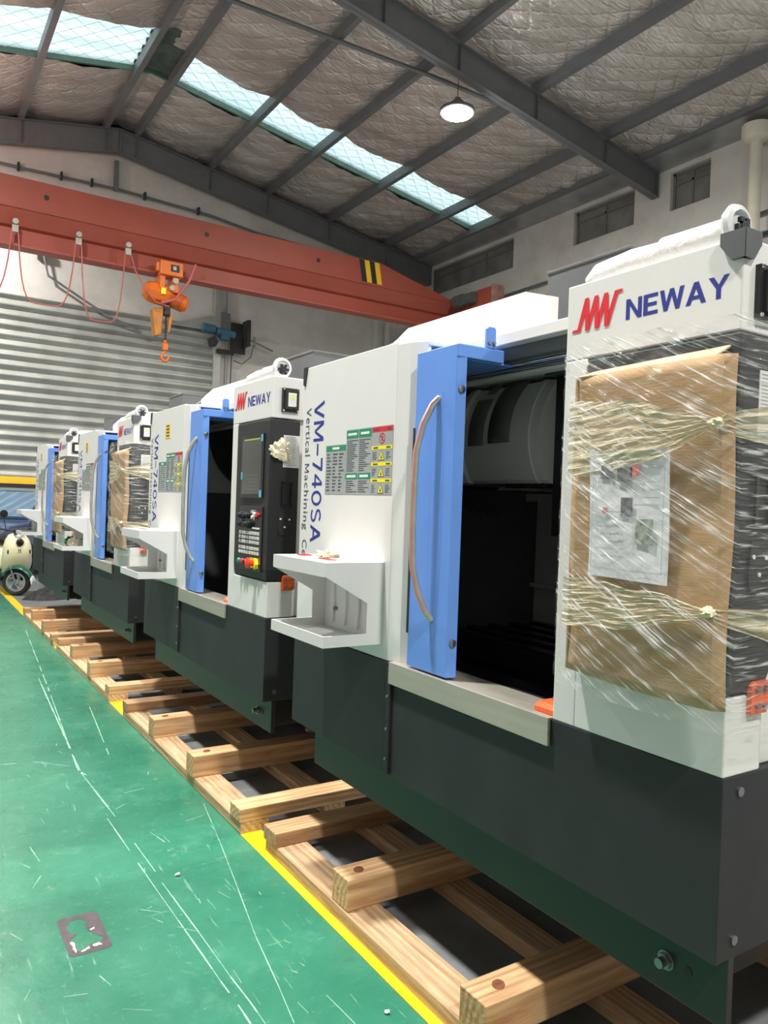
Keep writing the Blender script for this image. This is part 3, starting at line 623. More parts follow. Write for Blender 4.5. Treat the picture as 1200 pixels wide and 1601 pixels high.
    for k in range(3):
        z1 = 1.778-k*.063; rect(lb, 1.378, 1.525, z1-.014, z1, x-.0004, 3)
        zc = z1-.038; lb.add([(x-.0005, 1.475, zc-.018), (x-.0005, 1.43, zc-.018), (x-.0005, 1.4525, zc+.020)], [(0, 1, 2)], 4)
        lb.add([(x-.0008, 1.471, zc-.0155), (x-.0008, 1.434, zc-.0155), (x-.0008, 1.4525, zc+.016)], [(0, 1, 2)], 3)
        lb.add([(x-.0010, 1.459, zc-.012), (x-.0010, 1.446, zc-.012), (x-.0010, 1.452, zc+.006)], [(0, 1, 2)], 4)
        dots(lb, 5, 1.48, 1.522, zc-.016, zc+.016, x-.0004, 4, 5+k); dots(lb, 5, 1.382, 1.425, zc-.016, zc+.016, x-.0004, 4, 9+k)
    for k in range(24):   # ring of the prohibition sign
        a0, a1 = 2*math.pi*k/24, 2*math.pi*(k+1)/24; P0 = lambda a, r: (x-.0006, 1.4515+r*math.cos(a), 1.806+r*math.sin(a))
        lb.add([P0(a0, .017), P0(a1, .017), P0(a1, .021), P0(a0, .021)], [(0, 1, 2, 3)], 2)
    lb.add([(x-.0006, 1.467, 1.817), (x-.0006, 1.463, 1.820), (x-.0006, 1.436, 1.795), (x-.0006, 1.440, 1.792)], [(0, 1, 2, 3)], 2)
    lb.add([(x-.0005, 1.456, 1.797), (x-.0005, 1.447, 1.797), (x-.0005, 1.446, 1.814), (x-.0005, 1.455, 1.816)], [(0, 1, 2, 3)], 4)
    for (a, b_, z) in ((1.64, 1.712, 1.834), (1.545, 1.61, 1.834), (1.64, 1.712, 1.664), (1.545, 1.61, 1.664), (1.78, 1.84, 1.783)): rect(lb, a, b_, z-.005, z+.005, x-.0008, 5)
    for (a, b_, z) in ((1.475, 1.515, 1.842), (1.39, 1.42, 1.842)): rect(lb, a, b_, z-.003, z+.003, x-.0008, 4)
    for k in range(3):
        for (a, b_) in ((1.478, 1.512), (1.39, 1.42)): rect(lb, a, b_, 1.768-k*.063, 1.774-k*.063, x-.0008, 4)
    B('safety_labels', lb, [M['labelgrey'], M['green'], M['red'], M['yellow'], M['ink'], M['lwhite']], VP, fix=False)
    # ---- door
    d = MB()
    d.box(-.002, .012, 1.006, 1.236, .984, 2.096)
    d.prism([(-.002, 1.006), (.036, .998), (.036, 1.012), (.012, 1.02)], 2, .984, 2.096)
    d.prism([(-.002, 1.0), (.036, .998), (.195, .998), (.20, 1.02), (.0, 1.02)], 2, 2.052, 2.096)
    d.box(.0, .195, 1.0, 1.236, 2.084, 2.096)
    d.box(.036, .28, 1.02, 1.23, 2.050, 2.058)
    d.box(.012, .03, 1.226, 1.236, .984, 2.05)
    D = B('sliding_door', d, M['blue'], bevel=.003)
    gm = MB(); gm.prism([(1.135, 1.85), (1.075, 1.95), (1.060, 1.70), (1.060, 1.35), (1.085, 1.09), (1.12, 1.20)], 0, -.0035, .0)
    gm.build('pressed_recess', M['blue'], D, bevel=.0015)
    MB().box(-.004, .014, 1.232, 1.243, 1.10, 1.83).build('dark_gap_strip', M['rubber'], D)  # black strip stands in for the dark gap beside the door
    h = [(.0, 1.097, 1.925), (-.022, 1.105, 1.90), (-.047, 1.125, 1.83), (-.062, 1.135, 1.74), (-.065, 1.137, 1.62), (-.065, 1.137, 1.47), (-.062, 1.132, 1.34), (-.045, 1.12, 1.255), (-.02, 1.105, 1.19), (.0, 1.095, 1.165)]
    H = MB().tube(h, .0115, n=14).build('door_handle', M['steel'], D, smooth=True)
    bk = MB(); bk.prism([(.118, 2.09), (.118, 2.162), (.126, 2.170), (.152, 2.170), (.158, 2.162), (.158, 2.09)], 1, 1.0, 1.012); bk.box(.118, .158, 1.0, 1.06, 2.09, 2.10)
    BK = bk.build('door_bracket', M['blue'], D, bevel=.002)
    for x in (.128, .148): MB().cyl((x, 1.0, 2.115), (x, .994, 2.115), .007, 6).build('bolt', M['bolt'], BK)
    for z in (1.945, 1.10): MB().lathe([(.013, 0), (.013, .004), (.009, .006), (0, .006)], (.018, 1.001, z), (0, -1, 0), 18).build('door_plug', M['bolt'], D, smooth=True)
    # ---- lintel, roof, rails
    t_ = MB(); t_.box(.195, .235, .5, 1.25, 2.118, 2.158); t_.box(.235, 1.9, .04, 2.10, 2.118, 2.135); t_.box(.05, .235, 1.236, 2.11, 2.134, 2.15)
    B('top_frame', t_, M['white'], bevel=.003)
    rl = MB(); rl.box(.235, .27, .5, 1.9, 2.072, 2.118); B('rail_housing', rl, M['grey'], bevel=.002)
    B('door_rail', MB().cyl((.262, .5, 2.056), (.262, 1.9, 2.056), .009, 12).cyl((.285, .5, 2.045), (.285, 1.9, 2.045), .006, 12), M['chrome'], smooth=True)
    B('ceiling_lip', MB().box(.31, .36, .5, 1.9, 2.035, 2.10), M['inner'], bevel=.002)
    cv = MB(); cv.prism([(.255, 2.13), (.255, 2.255), (.335, 2.337), (.50, 2.347), (.50, 2.13)], 1, 1.055, 1.80)
    cv.prism([(.255, 2.13), (.255, 2.255), (.335, 2.337), (.50, 2.347), (.50, 2.13)], 1, 1.80, 1.801)
    B('spindle_cover', cv, M['white'], bevel=.006)
    tw = MB(); tw.box(.65, 1.30, .86, 1.27, 2.1, 2.515); tw.box(.645, 1.305, .855, 1.275, 2.508, 2.52); B('column_cover', tw, M['grey'], bevel=.003)
    B('cable_hose', MB().cyl((.55, 1.88, 2.13), (.55, 1.88, 2.21), .05, 20).tube([(.5, 1.95, 2.14), (.52, 1.88, 2.215), (.55, 1.75, 2.24), (.56, 1.6, 2.2)], .042, n=14), M['grey'], smooth=True)
    B('air_duct', MB().tube([(.32, 1.98, 2.15), (.32, 1.96, 2.22), (.36, 1.90, 2.26), (.46, 1.84, 2.25)], .05, n=14), M['grey'], smooth=True)
    # ---- side and rear walls
    sw = MB(); sw.box(.30, 1.9, .04, .06, .974, 2.12); sw.box(.05, 1.9, 2.09, 2.11, .974, 2.134); B('side_panel', sw, M['white'], bevel=.003)
    # ---- interior
    n = MB(); n.box(1.42, 1.45, .06, 2.09, .75, 2.1); n.box(.30, 1.42, .06, .08, .60, 2.1); n.box(.06, 1.42, 2.07, 2.09, .60, 2.1)
    for k in range(5): n.box(1.408, 1.42, .7+k*.3, .712+k*.3, .9, 1.6)
    n.box(1.36, 1.42, .1, 2.05, 1.14, 1.16)
    B('lower_lining', MB().box(.07, 1.40, 2.055, 2.069, .62, 1.60), M['grey'], bevel=.002); B('lower_lining', MB().box(.30, 1.40, .081, .09, .62, 1.6), M['grey'], bevel=.002)
    B('enclosure_lining', n, M['inner'], bevel=.002)
    B('chip_guard', MB().prism([(.14, .965), (.40, .75), (.40, .60), (1.40, .60), (1.40, .62), (.42, .62), (.42, .77), (.16, .972)], 1, .08, 2.07), M['blackgloss'])
    tb = MB(); tb.box(.55, 1.15, .35, 1.75, .90, 1.0); tb.box(.62, 1.08, .5, 1.6, .80, .9); tb.prism([(.45, .62), (.45, .80), (.62, .93), (1.1, .93), (1.2, .62)], 1, .45, 1.65)
    for k in range(5): tb.box(.55+.13*k, .60+.13*k, .35, 1.75, 1.0, 1.012)
    B('work_table', tb, M['blackgloss'], bevel=.006)
    md = [(.85+.447*math.cos(2*math.pi*k/48), min(2.105, 2.05+.447*math.sin(2*math.pi*k/48))) for k in range(48)]
    B('tool_magazine_disc', MB().prism(md, 1, 1.99, 2.03), M['blackmat'])
    # spindle head drum: axis along Y
    cx_, cz_, r_ = .948, 1.86, .33
    dr = MB(); ang = [math.radians(a) for a in range(75, 291, 6)]
    for (y0, y1, rr) in ((1.255, 1.31, r_), (1.31, 1.335, r_+.006), (1.335, 1.74, r_), (1.74, 1.775, r_+.022), (1.775, 1.98, r_-.03)):
        poly = [(cx_+rr*math.cos(a), cz_+rr*math.sin(a)) for a in ang]+[(cx_+.25, cz_-rr), (cx_+.25, cz_+rr*.9)]
        poly = [(a, max(1.665, min(b_, 2.10))) for a, b_ in poly]
        dr.prism(poly, 1, y0, y1)
    DR = B('spindle_head', dr, M['white'], smooth=False)
    for (y0, y1, a0, a1) in ((1.43, 1.565, 128, 184), (1.60, 1.70, 147, 185), (1.61, 1.665, 130, 141)):
        wv = MB(); wv.grid(lambda u, v_: (cx_+(r_+.004)*math.cos(math.radians(a0+(a1-a0)*v_)), y0+(y1-y0)*u, cz_+(r_+.004)*math.sin(math.radians(a0+(a1-a0)*v_))), 1, 10)
        wv.build('inspection_window', M['glassdark'], DR, smooth=True, solid=.004)
    br = MB(); br.box(.70, .9, 1.27, 1.545, 1.652, 1.70, 0)
    for k in range(9): br.box(.69, .71, 1.285+.028*k, 1.303+.028*k, 1.645, 1.69, 0)
    B('tool_gripper', br, M['rubber'], bevel=.002)
    bc = MB(); zz = [(1.36+.42*k/20, 1.565-.02*math.sin(k*math.pi/20)-.008*(k % 3)) for k in range(21)]
    bc.prism([(1.78, 1.628), (1.36, 1.628)]+zz, 0, .648, .66); bc.box(.645, .9, 1.40, 1.80, 1.628, 1.634, 0)
    B('brush_curtain', bc, M['rubber'])
    B('way_cover', MB().box(.70, 1.35, .75, 1.25, 1.45, 2.10), M['blackmat'], bevel=.004)
    ib = MB(); ib.prism([(.012, .978), (.012, .992), (.03, 1.004), (.085, 1.004), (.10, .994), (.10, .978)], 1, .524, .604)
    IB = B('transport_clamp', ib, M['orange'], bevel=.002)
    for x, y in ((.045, .55), (.075, .585)): MB().cyl((x, y, 1.004), (x, y, 1.011), .008, 6).build('bolt', M['bolt'], IB)
    # ---- shelf on the left panel
    y0, y1, xf = 1.405, 1.85, -.252
    sh = MB(); th = .006
    sh.box(xf+th, 0, y0+th, y1-th, 1.030, 1.036); sh.box(xf, xf+th, y0+th, y1-th, 1.030, 1.072)
    sh.box(xf+th, 0, y0+th, y1-th, 1.285, 1.291)
    sh.box(xf, xf+th, y0+th, y1-th, 1.285, 1.337)
    sh.box(xf+th, 0, y0+th, y1-th, 1.3305, 1.3365)
    for ya in (y0, y1-th):
        sh.prism([(xf, 1.337), (0, 1.337), (0, 1.030), (xf, 1.030), (xf, 1.072), (-.07, 1.072), (-.07, 1.186), (-.23, 1.276), (xf, 1.288)], 1, ya, ya+th)
    SH = B('side_shelf', sh, M['white'])
    rb = MB(); rb.box(-.008, -.002, y0+th, y1-th, 1.036, 1.285)
    for k in range(4): rb.prism([(y0+.055+k*.1, 1.06), (y0+.072+k*.1, 1.10), (y0+.078+k*.1, 1.15), (y0+.072+k*.1, 1.20), (y0+.055+k*.1, 1.24), (y0+.045+k*.1, 1.15)], 0, -.020, -.007)
    rb.build('ribbed_back_plate', M['lwhite'], SH, bevel=.002)
    for y, z in ((y0+.07, 1.09), (y1-.11, 1.12)): MB().cyl((-.008, y, z), (-.026, y, z), .007, 8).build('screw', M['bolt'], SH)
    return R
proto = make_machine()
labels = ['nearest white and charcoal machining centre, blue door slid open on a dark interior','second machining centre of the row, its black control screen and keypad uncovered','third machining centre of the row, yellow sticker on its front and cardboard over its panel','farthest machining centre of the row, at the end beside the parked scooter']
machines = [proto]
for i in range(1, 4): machines.append(copy_tree(proto))
for i, o in enumerate(machines):
    o.location = (XM, MY[i], 0); tag(o, labels[i], 'machine', 'machining centres standing in a row on wooden skids')
# small differences between the machines
def part(i, name, mb, m, **k): return mb.build(name, m, machines[i], **k)
for i in (1, 2, 3):
    st = MB(); st.box(-.0015, .0, 1.66, 1.76, 1.955, 2.055, 0)
    for k in range(4): st.box(-.0022, -.0015, 1.675, 1.745, 1.968+k*.022, 1.978+k*.022, 1)
    part(i, 'yellow_sticker', st, [mat('orange_yellow_sticker', (.92, .62, .03), .45), M['ink']])
for i in (0, 2, 3):
    cp = MB()
    hexf = [(-.012, 2.186), (.048, 2.186), (.048, 2.158), (.020, 2.122), (-.012, 2.122)]
    cp.prism([(y+.004, z) for y, z in hexf], 0, -.010, .0035)
    cp.prism([(x+.004, z) for x, z in hexf], 1, -.010, -.0005)
    cp.box(-.008, .052, -.008, .052, 2.1725, 2.184)
    part(i, 'corner_protector', cp, M['grey'])
# red striped film on the nearest handle
hs = [( -.077+.0, 1.137, 1.74), (-.0775, 1.139, 1.62), (-.0775, 1.139, 1.47), (-.074, 1.134, 1.34)]
part(0, 'handle_film_stripe', MB().tube([(-.012, 1.088, 1.925), (-.034, 1.097, 1.90), (-.058, 1.117, 1.83), (-.0735, 1.129, 1.74), (-.0765, 1.131, 1.62), (-.0765, 1.131, 1.47), (-.0735, 1.126, 1.34), (-.056, 1.113, 1.255), (-.032, 1.098, 1.19)], .0028, n=6), M['redstripe'], smooth=True)
# ================================================================== SKIDS
def skid(i, yb, runx=1.385, near_end=True):
    R = empty('wooden_skid', (runx, MY[i], 0), 0)
    rel = [y-MY[i] for y in yb]; a = min(y[0] for y in [(r,) for r in rel]); b = max(rel)+.12
    rr = random.Random(40+i)
    for k, x in enumerate((0.0, .45, 1.15, 1.86)):
        w_ = .145 if k == 0 else .115
        MB().grid(lambda u, v: (0, 0, 0), 1, 1)
        mb = MB().box(x, x+w_, a+.01*k, b-.008*k, 0, .055)
        mb.build('runner', M['woody'], R, bevel=.004)
    n = len(rel)
    for k, y in enumerate(rel):
        end = k in ((0, n-1) if near_end else (n-1,))
        ex = rr.uniform(-.012, .006)
        if end: mb = MB().box(ex, 2.0+rr.uniform(-.03, .03), y, y+.125, .055, .118)
        else: mb = MB().box(ex, 2.02+rr.uniform(-.03, .03), y, y+.118, .055, .172)
        c = mb.build('crossbeam', M['woodx'], R, bevel=.004)
        if not end:
            k2 = MB(); k2.lathe([(.026, 0), (.024, .0012), (.012, -.0004), (0, .0006)], (.085, y+.06, .1722), n=14, sc2=(1, .75))
            k2.build('bolt_hole', M['knot'], c)
    return R
skids = [skid(0, [.62, 1.585, 2.378, 2.975], 1.424), skid(1, [3.290, 3.938, 4.700, 5.345]), skid(2, [5.885, 6.515, 7.30, 7.985]), skid(3, [8.295, 8.86, 9.68, 10.30])]
for o, t in zip(skids, ('wooden skid of pine beams under the nearest machining centre', 'wooden skid of pine beams under the second machining centre, with the bare control screen',
        'wooden skid of pine beams under the third machining centre of the row', 'farthest wooden skid, under the last machining centre of the row')):
    tag(o, t, 'pallet', 'wooden skids under the machining centres')
# ================================================================== WRAPPING
M['bandcloth'] = mat('crepe_knot', (.74, .66, .42), .6, var=.08, bump=.4, bscale=40)
# crumpled cloth on the bare panel
from mathutils import noise as mnoise
def crumple(name, c, r, m, seed, flat=(1, 1, 1), amp=.35, n=26):
    def f(u, v):
        t = math.pi*v; q = 2*math.pi*u; d = Vector((math.sin(t)*math.cos(q), math.sin(t)*math.sin(q), math.cos(t)))
        s = Vector((seed*3.1, seed*1.7, 0)); k = 1
        for fr, am in ((1.3, 1.0), (3.1, .7), (6.5, .45), (13, .2)): k += amp*am*(abs(mnoise.noise(d*fr+s))*2-.45)
        return (c[0]+r*flat[0]*k*d.x, c[1]+r*flat[1]*k*d.y, c[2]+r*flat[2]*k*d.z)
    return MB().grid(f, n*2, n).build(name, m, smooth=True, fix=False)
ORD = {0: 'nearest', 2: 'third', 3: 'farthest'}
def at(i, name, loc=(0, 0, 0)): return empty(name, (XM+loc[0], MY[i]+loc[1], loc[2]))
def place(o, i): o.location = (XM, MY[i], 0); return o
for i in (0, 2, 3):
    nm = ORD[i]; rnd = random.Random(60+i)
    # bent cardboard sheet
    def cfn(u, v):
        y = .425-u*.445; z = 1.14+v*.765-.012*math.sin(u*2.2)*(1-v)
        x = -.052-.012*math.sin(math.pi*u)*(.4+.6*math.sin(3*v+1))+.006*math.sin(9*v+3*u)+(.02 if u > .97 else 0)
        return (x, y, z)
    cb = MB().grid(cfn, 22, 30)
    cardb = cb.build('cardboard_sheet', M['card'], solid=.005, smooth=True, fix=False); place(cardb, i)
    tag(cardb, 'tan cardboard sheet tied over the control panel of the %s machining centre' % nm, 'cardboard', 'cardboard sheets over the control panels')
    fl = MB().grid(lambda u, v: (-.052+.075*v, .425-u*.40-.02*v, 1.905+.030*v+.02*u*v), 10, 3).build('top_flap', M['cardedge'], cardb, solid=.004, fix=False)
    # side return of the sheet, seen edge-on from the door side
    MB().grid(lambda u, v: (-.052+.05*u, .425+.003*u, 1.14+v*.765), 2, 6).build('side_flap', M['card'], cardb, solid=.004, fix=False)
    # crepe bands with a knot and a loose fan
    def band(zl0, zl1, zk, fz0, fz1, seed, name, label):
        def f(u, v):
            w_ = (1-u)**.8*.5+.04 if u < .9 else .06
            zl = zl0+(zl1-zl0)*v; zk2 = zk+(v-.5)*.016
            s = min(1, u)**2.2; z = zl*(1-s)+zk2*s
            wr = .0010*math.sin(v*38+seed+4*u)+.0008*math.sin(v*90+19*u+seed)+.0009*math.sin(v*60-23*u)
            return (-.072-.012*math.sin(math.pi*u)+wr, .428-u*.425, z+.004*math.sin(u*14+seed))
        b1 = MB().grid(f, 26, 40)
        def g(u, v):
            s = u**.6; z = (zk+(v-.5)*.016)*(1-s)+(fz0+(fz1-fz0)*v)*s
            return (-.066+.20*u+.006*math.sin(v*24+seed), .003-.065*math.sin(math.pi*min(1, u*1.1)*.6)-.012*math.sin(v*17+seed*2)*u, z+.010*math.sin(v*9+u*5)*u)
        b1.grid(g, 16, 30)
        kn = b1.build('wrapping_band', M['band'], smooth=True, fix=False); place(kn, i)
        k = crumple('knot', (-.072, .004, zk), .016, M['bandcloth'], seed, (.8, 1.1, .7), .35, 12); k.parent = kn
        tag(kn, label, 'wrapping', 'crepe bands tied round the control panels')
    band(1.64, 1.835, 1.752, 1.685, 1.82, 1, 'b', 'upper yellowish crepe band knotted round the panel of the %s machining centre' % nm)
    band(1.262, 1.385, 1.345, 1.262, 1.36, 4, 'b', 'lower yellowish crepe band knotted round the panel of the %s machining centre' % nm)
    # stretch film
    def ff(u, v):
        z = 1.105+.875*v; L = .50+.30; d = u*L
        wr = .003*math.sin(60*z+25*u)+.002*math.sin(31*z-40*u+2)+.0012*math.sin(150*z-60*u)
        if d < .50: x = -.082-.03*math.sin(math.pi*d/.5)*.4; y = .50-d*1.10; 
        else: x = -.082+(d-.50)*1.3; y = -.060
        pull = .06*math.exp(-((d)/.05)**2)
        return (x+wr+pull, y+wr*.5, z+(.0 if v > .1 else -.02*u))
    fm = MB().grid(ff, 60, 110).build('stretch_film', M['film'], smooth=True, fix=False); place(fm, i)
    tag(fm, 'clear crinkled stretch film wound round the cardboard on the %s machining centre' % nm, 'plastic film', 'stretch film round the control panels')
# printed sheet under the film of the nearest machine
pp = MB(); q = lambda y, z: (-.0795, y, z)
pp.grid(lambda u, v: (-.078+.003*math.sin(6*u+5*v), .340-.235*u+.004*v, 1.395+.315*v-.004*u), 12, 14, 0)
def prt(y0, y1, z0, z1, m): pp.add([q(y1, z0), q(y0, z0), q(y0, z1), q(y1, z1)], [(0, 1, 2, 3)], m)
X_ = -.0835
def prt(y0, y1, z0, z1, m): pp.add([(X_, y1, z0), (X_, y0, z0), (X_, y0, z1), (X_, y1, z1)], [(0, 1, 2, 3)], m)
for (a, b, c, d, m_) in ((.268, .305, 1.635, 1.668, 1), (.21, .255, 1.628, 1.662, 1), (.205, .24, 1.545, 1.59, 1), (.145, .195, 1.48, 1.54, 2), (.19, .215, 1.64, 1.665, 3), (.28, .295, 1.55, 1.565, 3),
        (.12, .13, 1.41, 1.69, 4)): prt(a, b, c, d, m_) if m_ != 4 else None
for z in (1.415, 1.692): prt(.118, .328, z, z+.0015, 4)
for y in (.118, .327): prt(y, y+.0015, 1.415, 1.693, 4)
for k in range(14): z = 1.68-.018*k; prt(.13, .16+.02*(k % 4), z, z+.002, 4) if k < 7 else prt(.23, .31-.01*(k % 3), z, z+.002, 4)
ps = pp.build('printed_sheet', [M['paper'], mat('photo_print_dark', (.16, .16, .17), .5, var=.5, scale=60), mat('photo_print_grey', (.30, .33, .28), .5, var=.5, scale=60), mat('print_red', (.60, .15, .12), .5), mat('print_lines', (.35, .37, .42), .5)], smooth=False, fix=False)
place(ps, 0); tag(ps, 'white printed instruction sheet with small pictures, under the film on the nearest cardboard', 'paper')
# wrapped signal lamps lying on the columns
for i, t in enumerate(('nearest', 'second', 'third', 'farthest')):
    R = empty('wrapped_signal_lamp', (XM+.075, MY[i]+.06, 2.173)); r = .040
    MB().tube([(0, .02, r), (0, .10, r), (.003, .2, r+.002), (.004, .21, r-.003), (.006, .3, r), (.01, .42, r-.004), (.012, .46, r-.012)], r, n=20, rads=[r, r, r*1.02, r*.95, r, r*.9, r*.5]).build('foam_roll', M['foam'], R, smooth=True)
    dsc = MB().lathe([(.030, 0), (.046, .004), (.052, .014), (.048, .024), (.036, .028), (.036, .02), (0, .018)], (0, .024, r+.014), (0, -1, 0), 26)
    D_ = dsc.build('clear_end_cap', mat('cloudy_plastic_%d' % i, (.75, .77, .76), .15, var=.1, spec=.8, coat=.5), R, smooth=True)
    hub = MB(); hub.cyl((0, -.004, r+.004), (0, -.016, r+.004), .016, 16)
    for k in range(6):
        a = k*math.pi/3; hub.box(math.cos(a)*.022-.007, math.cos(a)*.022+.007, -.014, -.004, r+.004+math.sin(a)*.022-.006, r+.004+math.sin(a)*.022+.006)
    hub.build('mounting_hub', M['blackmat'], R, bevel=.001)
    tag(R, 'white foam-wrapped signal lamp lying on the column of the %s machining centre' % t, 'signal lamp', 'wrapped signal lamps on the machine columns')
cl = crumple('crumpled_cloth', (XM+.045, MY[1]-.022, 1.800), .042, M['cloth'], 5, (1.15, .28, 1.0), .5)
tag(cl, 'crumpled cream cloth stuck on the black panel side of the second machining centre', 'cloth')
# things on the shelves
cl2 = crumple('crumpled_cloth', (XM-.12, MY[0]+1.62, 1.349), .038, M['cloth'], 9, (1, 1.2, .45), .4)
tag(cl2, 'small crumpled cream rag on top of the nearest machine shelf', 'cloth')
lf = MB(); lf.box(-.20, -.13, 1.70, 1.78, 1.3375, 1.340, 0); lf.box(-.195, -.15, 1.71, 1.75, 1.3402, 1.3445, 1)
l1 = place(lf.build('leaflet', [M['lwhite'], M['red']]), 0); tag(l1, 'folded red and white leaflet at the far end of the nearest machine shelf', 'leaflet')
lf = MB(); lf.box(-.21, -.04, 1.46, 1.56, 1.3375, 1.341, 0); lf.box(-.205, -.17, 1.465, 1.555, 1.3412, 1.343, 1)
l2 = place(lf.build('leaflet', [M['lwhite'], M['red']]), 0); tag(l2, 'flat white leaflet with a red border, near end of the nearest machine shelf', 'leaflet')
lf = MB(); lf.box(-.21, -.06, 1.50, 1.62, 1.3375, 1.341, 0); lf.box(-.205, -.17, 1.51, 1.61, 1.3412, 1.343, 1)
l3 = place(lf.build('leaflet', [M['lwhite'], M['red']]), 1); tag(l3, 'flat white leaflet with a red border on the second machine shelf', 'leaflet')
gb = crumple('work_glove', (XM-.13, MY[2]+1.68, 1.10), .050, mat('green_knit', (.05, .22, .12), .8, var=.2, scale=40), 12, (1, 1.2, .9), .35)
tag(gb, 'green knitted glove bundled in the third machine shelf', 'glove')
gw = crumple('work_glove', (XM-.13, MY[2]+1.55, 1.10), .045, M['cloth'], 14, (1, .9, 1.0), .35)
tag(gw, 'cream knitted glove bundled in the third machine shelf', 'glove')
# ================================================================== CRANE
C_ = empty('overhead_crane', (-4.2, 14.7, 5.75)); CX, CY, CZ = -4.2, 14.7, 5.75
def cbuild(mb, name, m, p=None, **k):
    mb.v = [(x-CX, y-CY, z-CZ) for x, y, z in mb.v]; return mb.build(name, m, p or C_, **k)
g = MB()
xs = [CX, 8.95, 10.95]
def gsec(x):
    t = max(0, (x-8.95)/2.0); zt = 6.94-.47*t
    return [(14.45, zt), (14.95, zt), (14.95, 6.42-.05*t), (14.80, 6.15), (14.72, 6.12), (14.72, 5.83), (14.68, 5.83), (14.68, 6.12), (14.60, 6.15), (14.45, 6.42-.05*t)]
secs = [[(x,)+p for p in gsec(x)] for x in xs]; n = 10
vs = [p for s_ in secs for p in s_]; fs = [tuple(range(n)), tuple(range(3*n-1, 2*n-1, -1))]
for j in range(2):
    for k in range(n): fs.append((j*n+k, j*n+(k+1) % n, (j+1)*n+(k+1) % n, (j+1)*n+k))
g.add(vs, fs); g.box(CX, 10.95, 14.435, 14.45, 6.405, 6.425)
cbuild(g, 'box_girder', M['crane'], bevel=.006)
lf_ = MB(); lf_.box(CX, 10.6, 14.55, 14.85, 5.785, 5.83); lf_.prism([(10.6, 5.785), (10.6, 5.83), (11.15, 6.16), (11.15, 6.12)], 1, 14.55, 14.85)
cbuild(lf_, 'bottom_flange', M['crane'], bevel=.004)
for x in (2.08, 4.96, 7.4):
    h_ = MB(); h_.cyl((x, 14.449, 6.69), (x, 14.444, 6.69), .045, 20); cbuild(h_, 'web_hole', M['craneblack'])
for k in range(4):
    a = 8.40+.13*k; s_ = MB(); s_.prism([(a, 6.93), (a+.125, 6.93), (a+.125+.09, 6.46), (a+.09, 6.46)], 1, 14.444, 14.4495)
    cbuild(s_, 'hazard_stripe', M['craneyellow'] if k % 2 else M['craneblack'])
ec = MB(); ec.box(11.18, 11.46, 13.25, 16.3, 6.12, 6.60); E_ = cbuild(ec, 'end_carriage', M['crane'], bevel=.01)
# children of the carriage are offset with the crane too
def eb(mb, name, m, **k): return cbuild(mb, name, m, E_, **k)
eb(MB().box(11.16, 11.48, 13.18, 13.25, 6.10, 6.62), 'buffer_plate', mat('worn_plate', (.35, .19, .15), .6, var=.3, scale=6), bevel=.005)
mt_ = MB(); mt_.cyl((11.08, 13.75, 6.42), (11.08, 14.1, 6.42), .12, 18); mt_.cyl((11.05, 14.12, 6.42), (11.05, 14.40, 6.42), .15, 18); mt_.box(11.0, 11.18, 13.95, 14.2, 6.3, 6.5)
for k in range(6): mt_.cyl((11.08, 13.78+.05*k, 6.42), (11.08, 13.795+.05*k, 6.42), .135, 18)
eb(mt_, 'travel_motor', M['grey'], bevel=.004)
for y in (13.5, 16.0): eb(MB().cyl((11.22, y, 6.14), (11.42, y, 6.14), .11, 24), 'travel_wheel', M['bolt'])
tag(C_, 'red overhead bridge crane girder spanning the hall below the roof', 'crane')
rw = MB(); rw.box(11.18, 11.46, YF+.1, YB-.15, 6.0, 6.03); rw.box(11.31, 11.33, YF+.1, YB-.15, 5.65, 6.0); rw.box(11.18, 11.46, YF+.1, YB-.15, 5.62, 5.65); rw.box(11.29, 11.35, YF+.1, YB-.15, 6.03, 6.06)
RW = rw.build('crane_runway_beam', M['roofsteel']); tag(RW, 'long dark steel runway beam along the right wall carrying the crane', 'beam')
for y in (16.7, 9.54, 2.0, -5.5): MB().prism([(11.2, 5.62), (11.2, 5.5), (12.0, 5.1), (12.0, 5.62)], 1, y-.08, y+.08).build('bracket', M['roofsteel'], RW)
tag(MB().tube([(11.93, YF+.2, 6.62), (11.93, 5, 6.62), (11.93, 12.4, 6.60), (11.93, 16.8, 6.55)], .03, n=8).build('power_rail', M['roofsteel'], smooth=True), 'thin dark pipe running along the right wall above the crane runway', 'pipe')
# festoon cable with its clips
M['cable'] = mat('pink_red_cable', (.50, .11, .11), .5, var=.1); M['clip'] = mat('pale_clip', (.45, .42, .36), .5, var=.2)
fx = [.30, 1.60, 2.62, 3.48]
pts = []
def sagc(x0, x1, z0, z1, dz, n=18):
    out = []
    for k in range(n+1):
        t = k/n; s_ = (2*t-1); out.append((x0+(x1-x0)*(.5+.5*math.copysign(abs(s_)**.72, s_)), 14.42, z0+(z1-z0)*t-dz*(1-s_**4)**.9))
    return out
F0 = MB()
for a, b, dz in ((fx[0], fx[1], 1.2), (fx[1], fx[2], 1.16), (fx[2], fx[3], 1.30)): F0.tube(sagc(a+.05, b-.05, 5.98, 6.0, dz), .012, n=7)
F0.tube([(3.53, 14.42, 6.0), (3.62, 14.42, 5.72), (3.80, 14.41, 5.42), (4.0, 14.38, 5.2), (4.25, 14.36, 5.15)], .013, n=7)
F0.tube([(4.1, 14.36, 5.2), (4.35, 14.36, 5.3), (4.62, 14.38, 5.7), (4.75, 14.42, 6.05)], .028, n=9)
FC = F0.build('festoon_cable', M['cable'], smooth=True); tag(FC, 'thin red festoon cable hanging in loops under the crane girder', 'cable')
for x in fx:
    c_ = MB(); c_.box(x-.05, x+.05, 14.40, 14.45, 5.98, 6.10); c_.cyl((x, 14.38, 6.16), (x, 14.45, 6.16), .05, 14)
    c_.build('cable_clip', M['clip'], FC, bevel=.004)
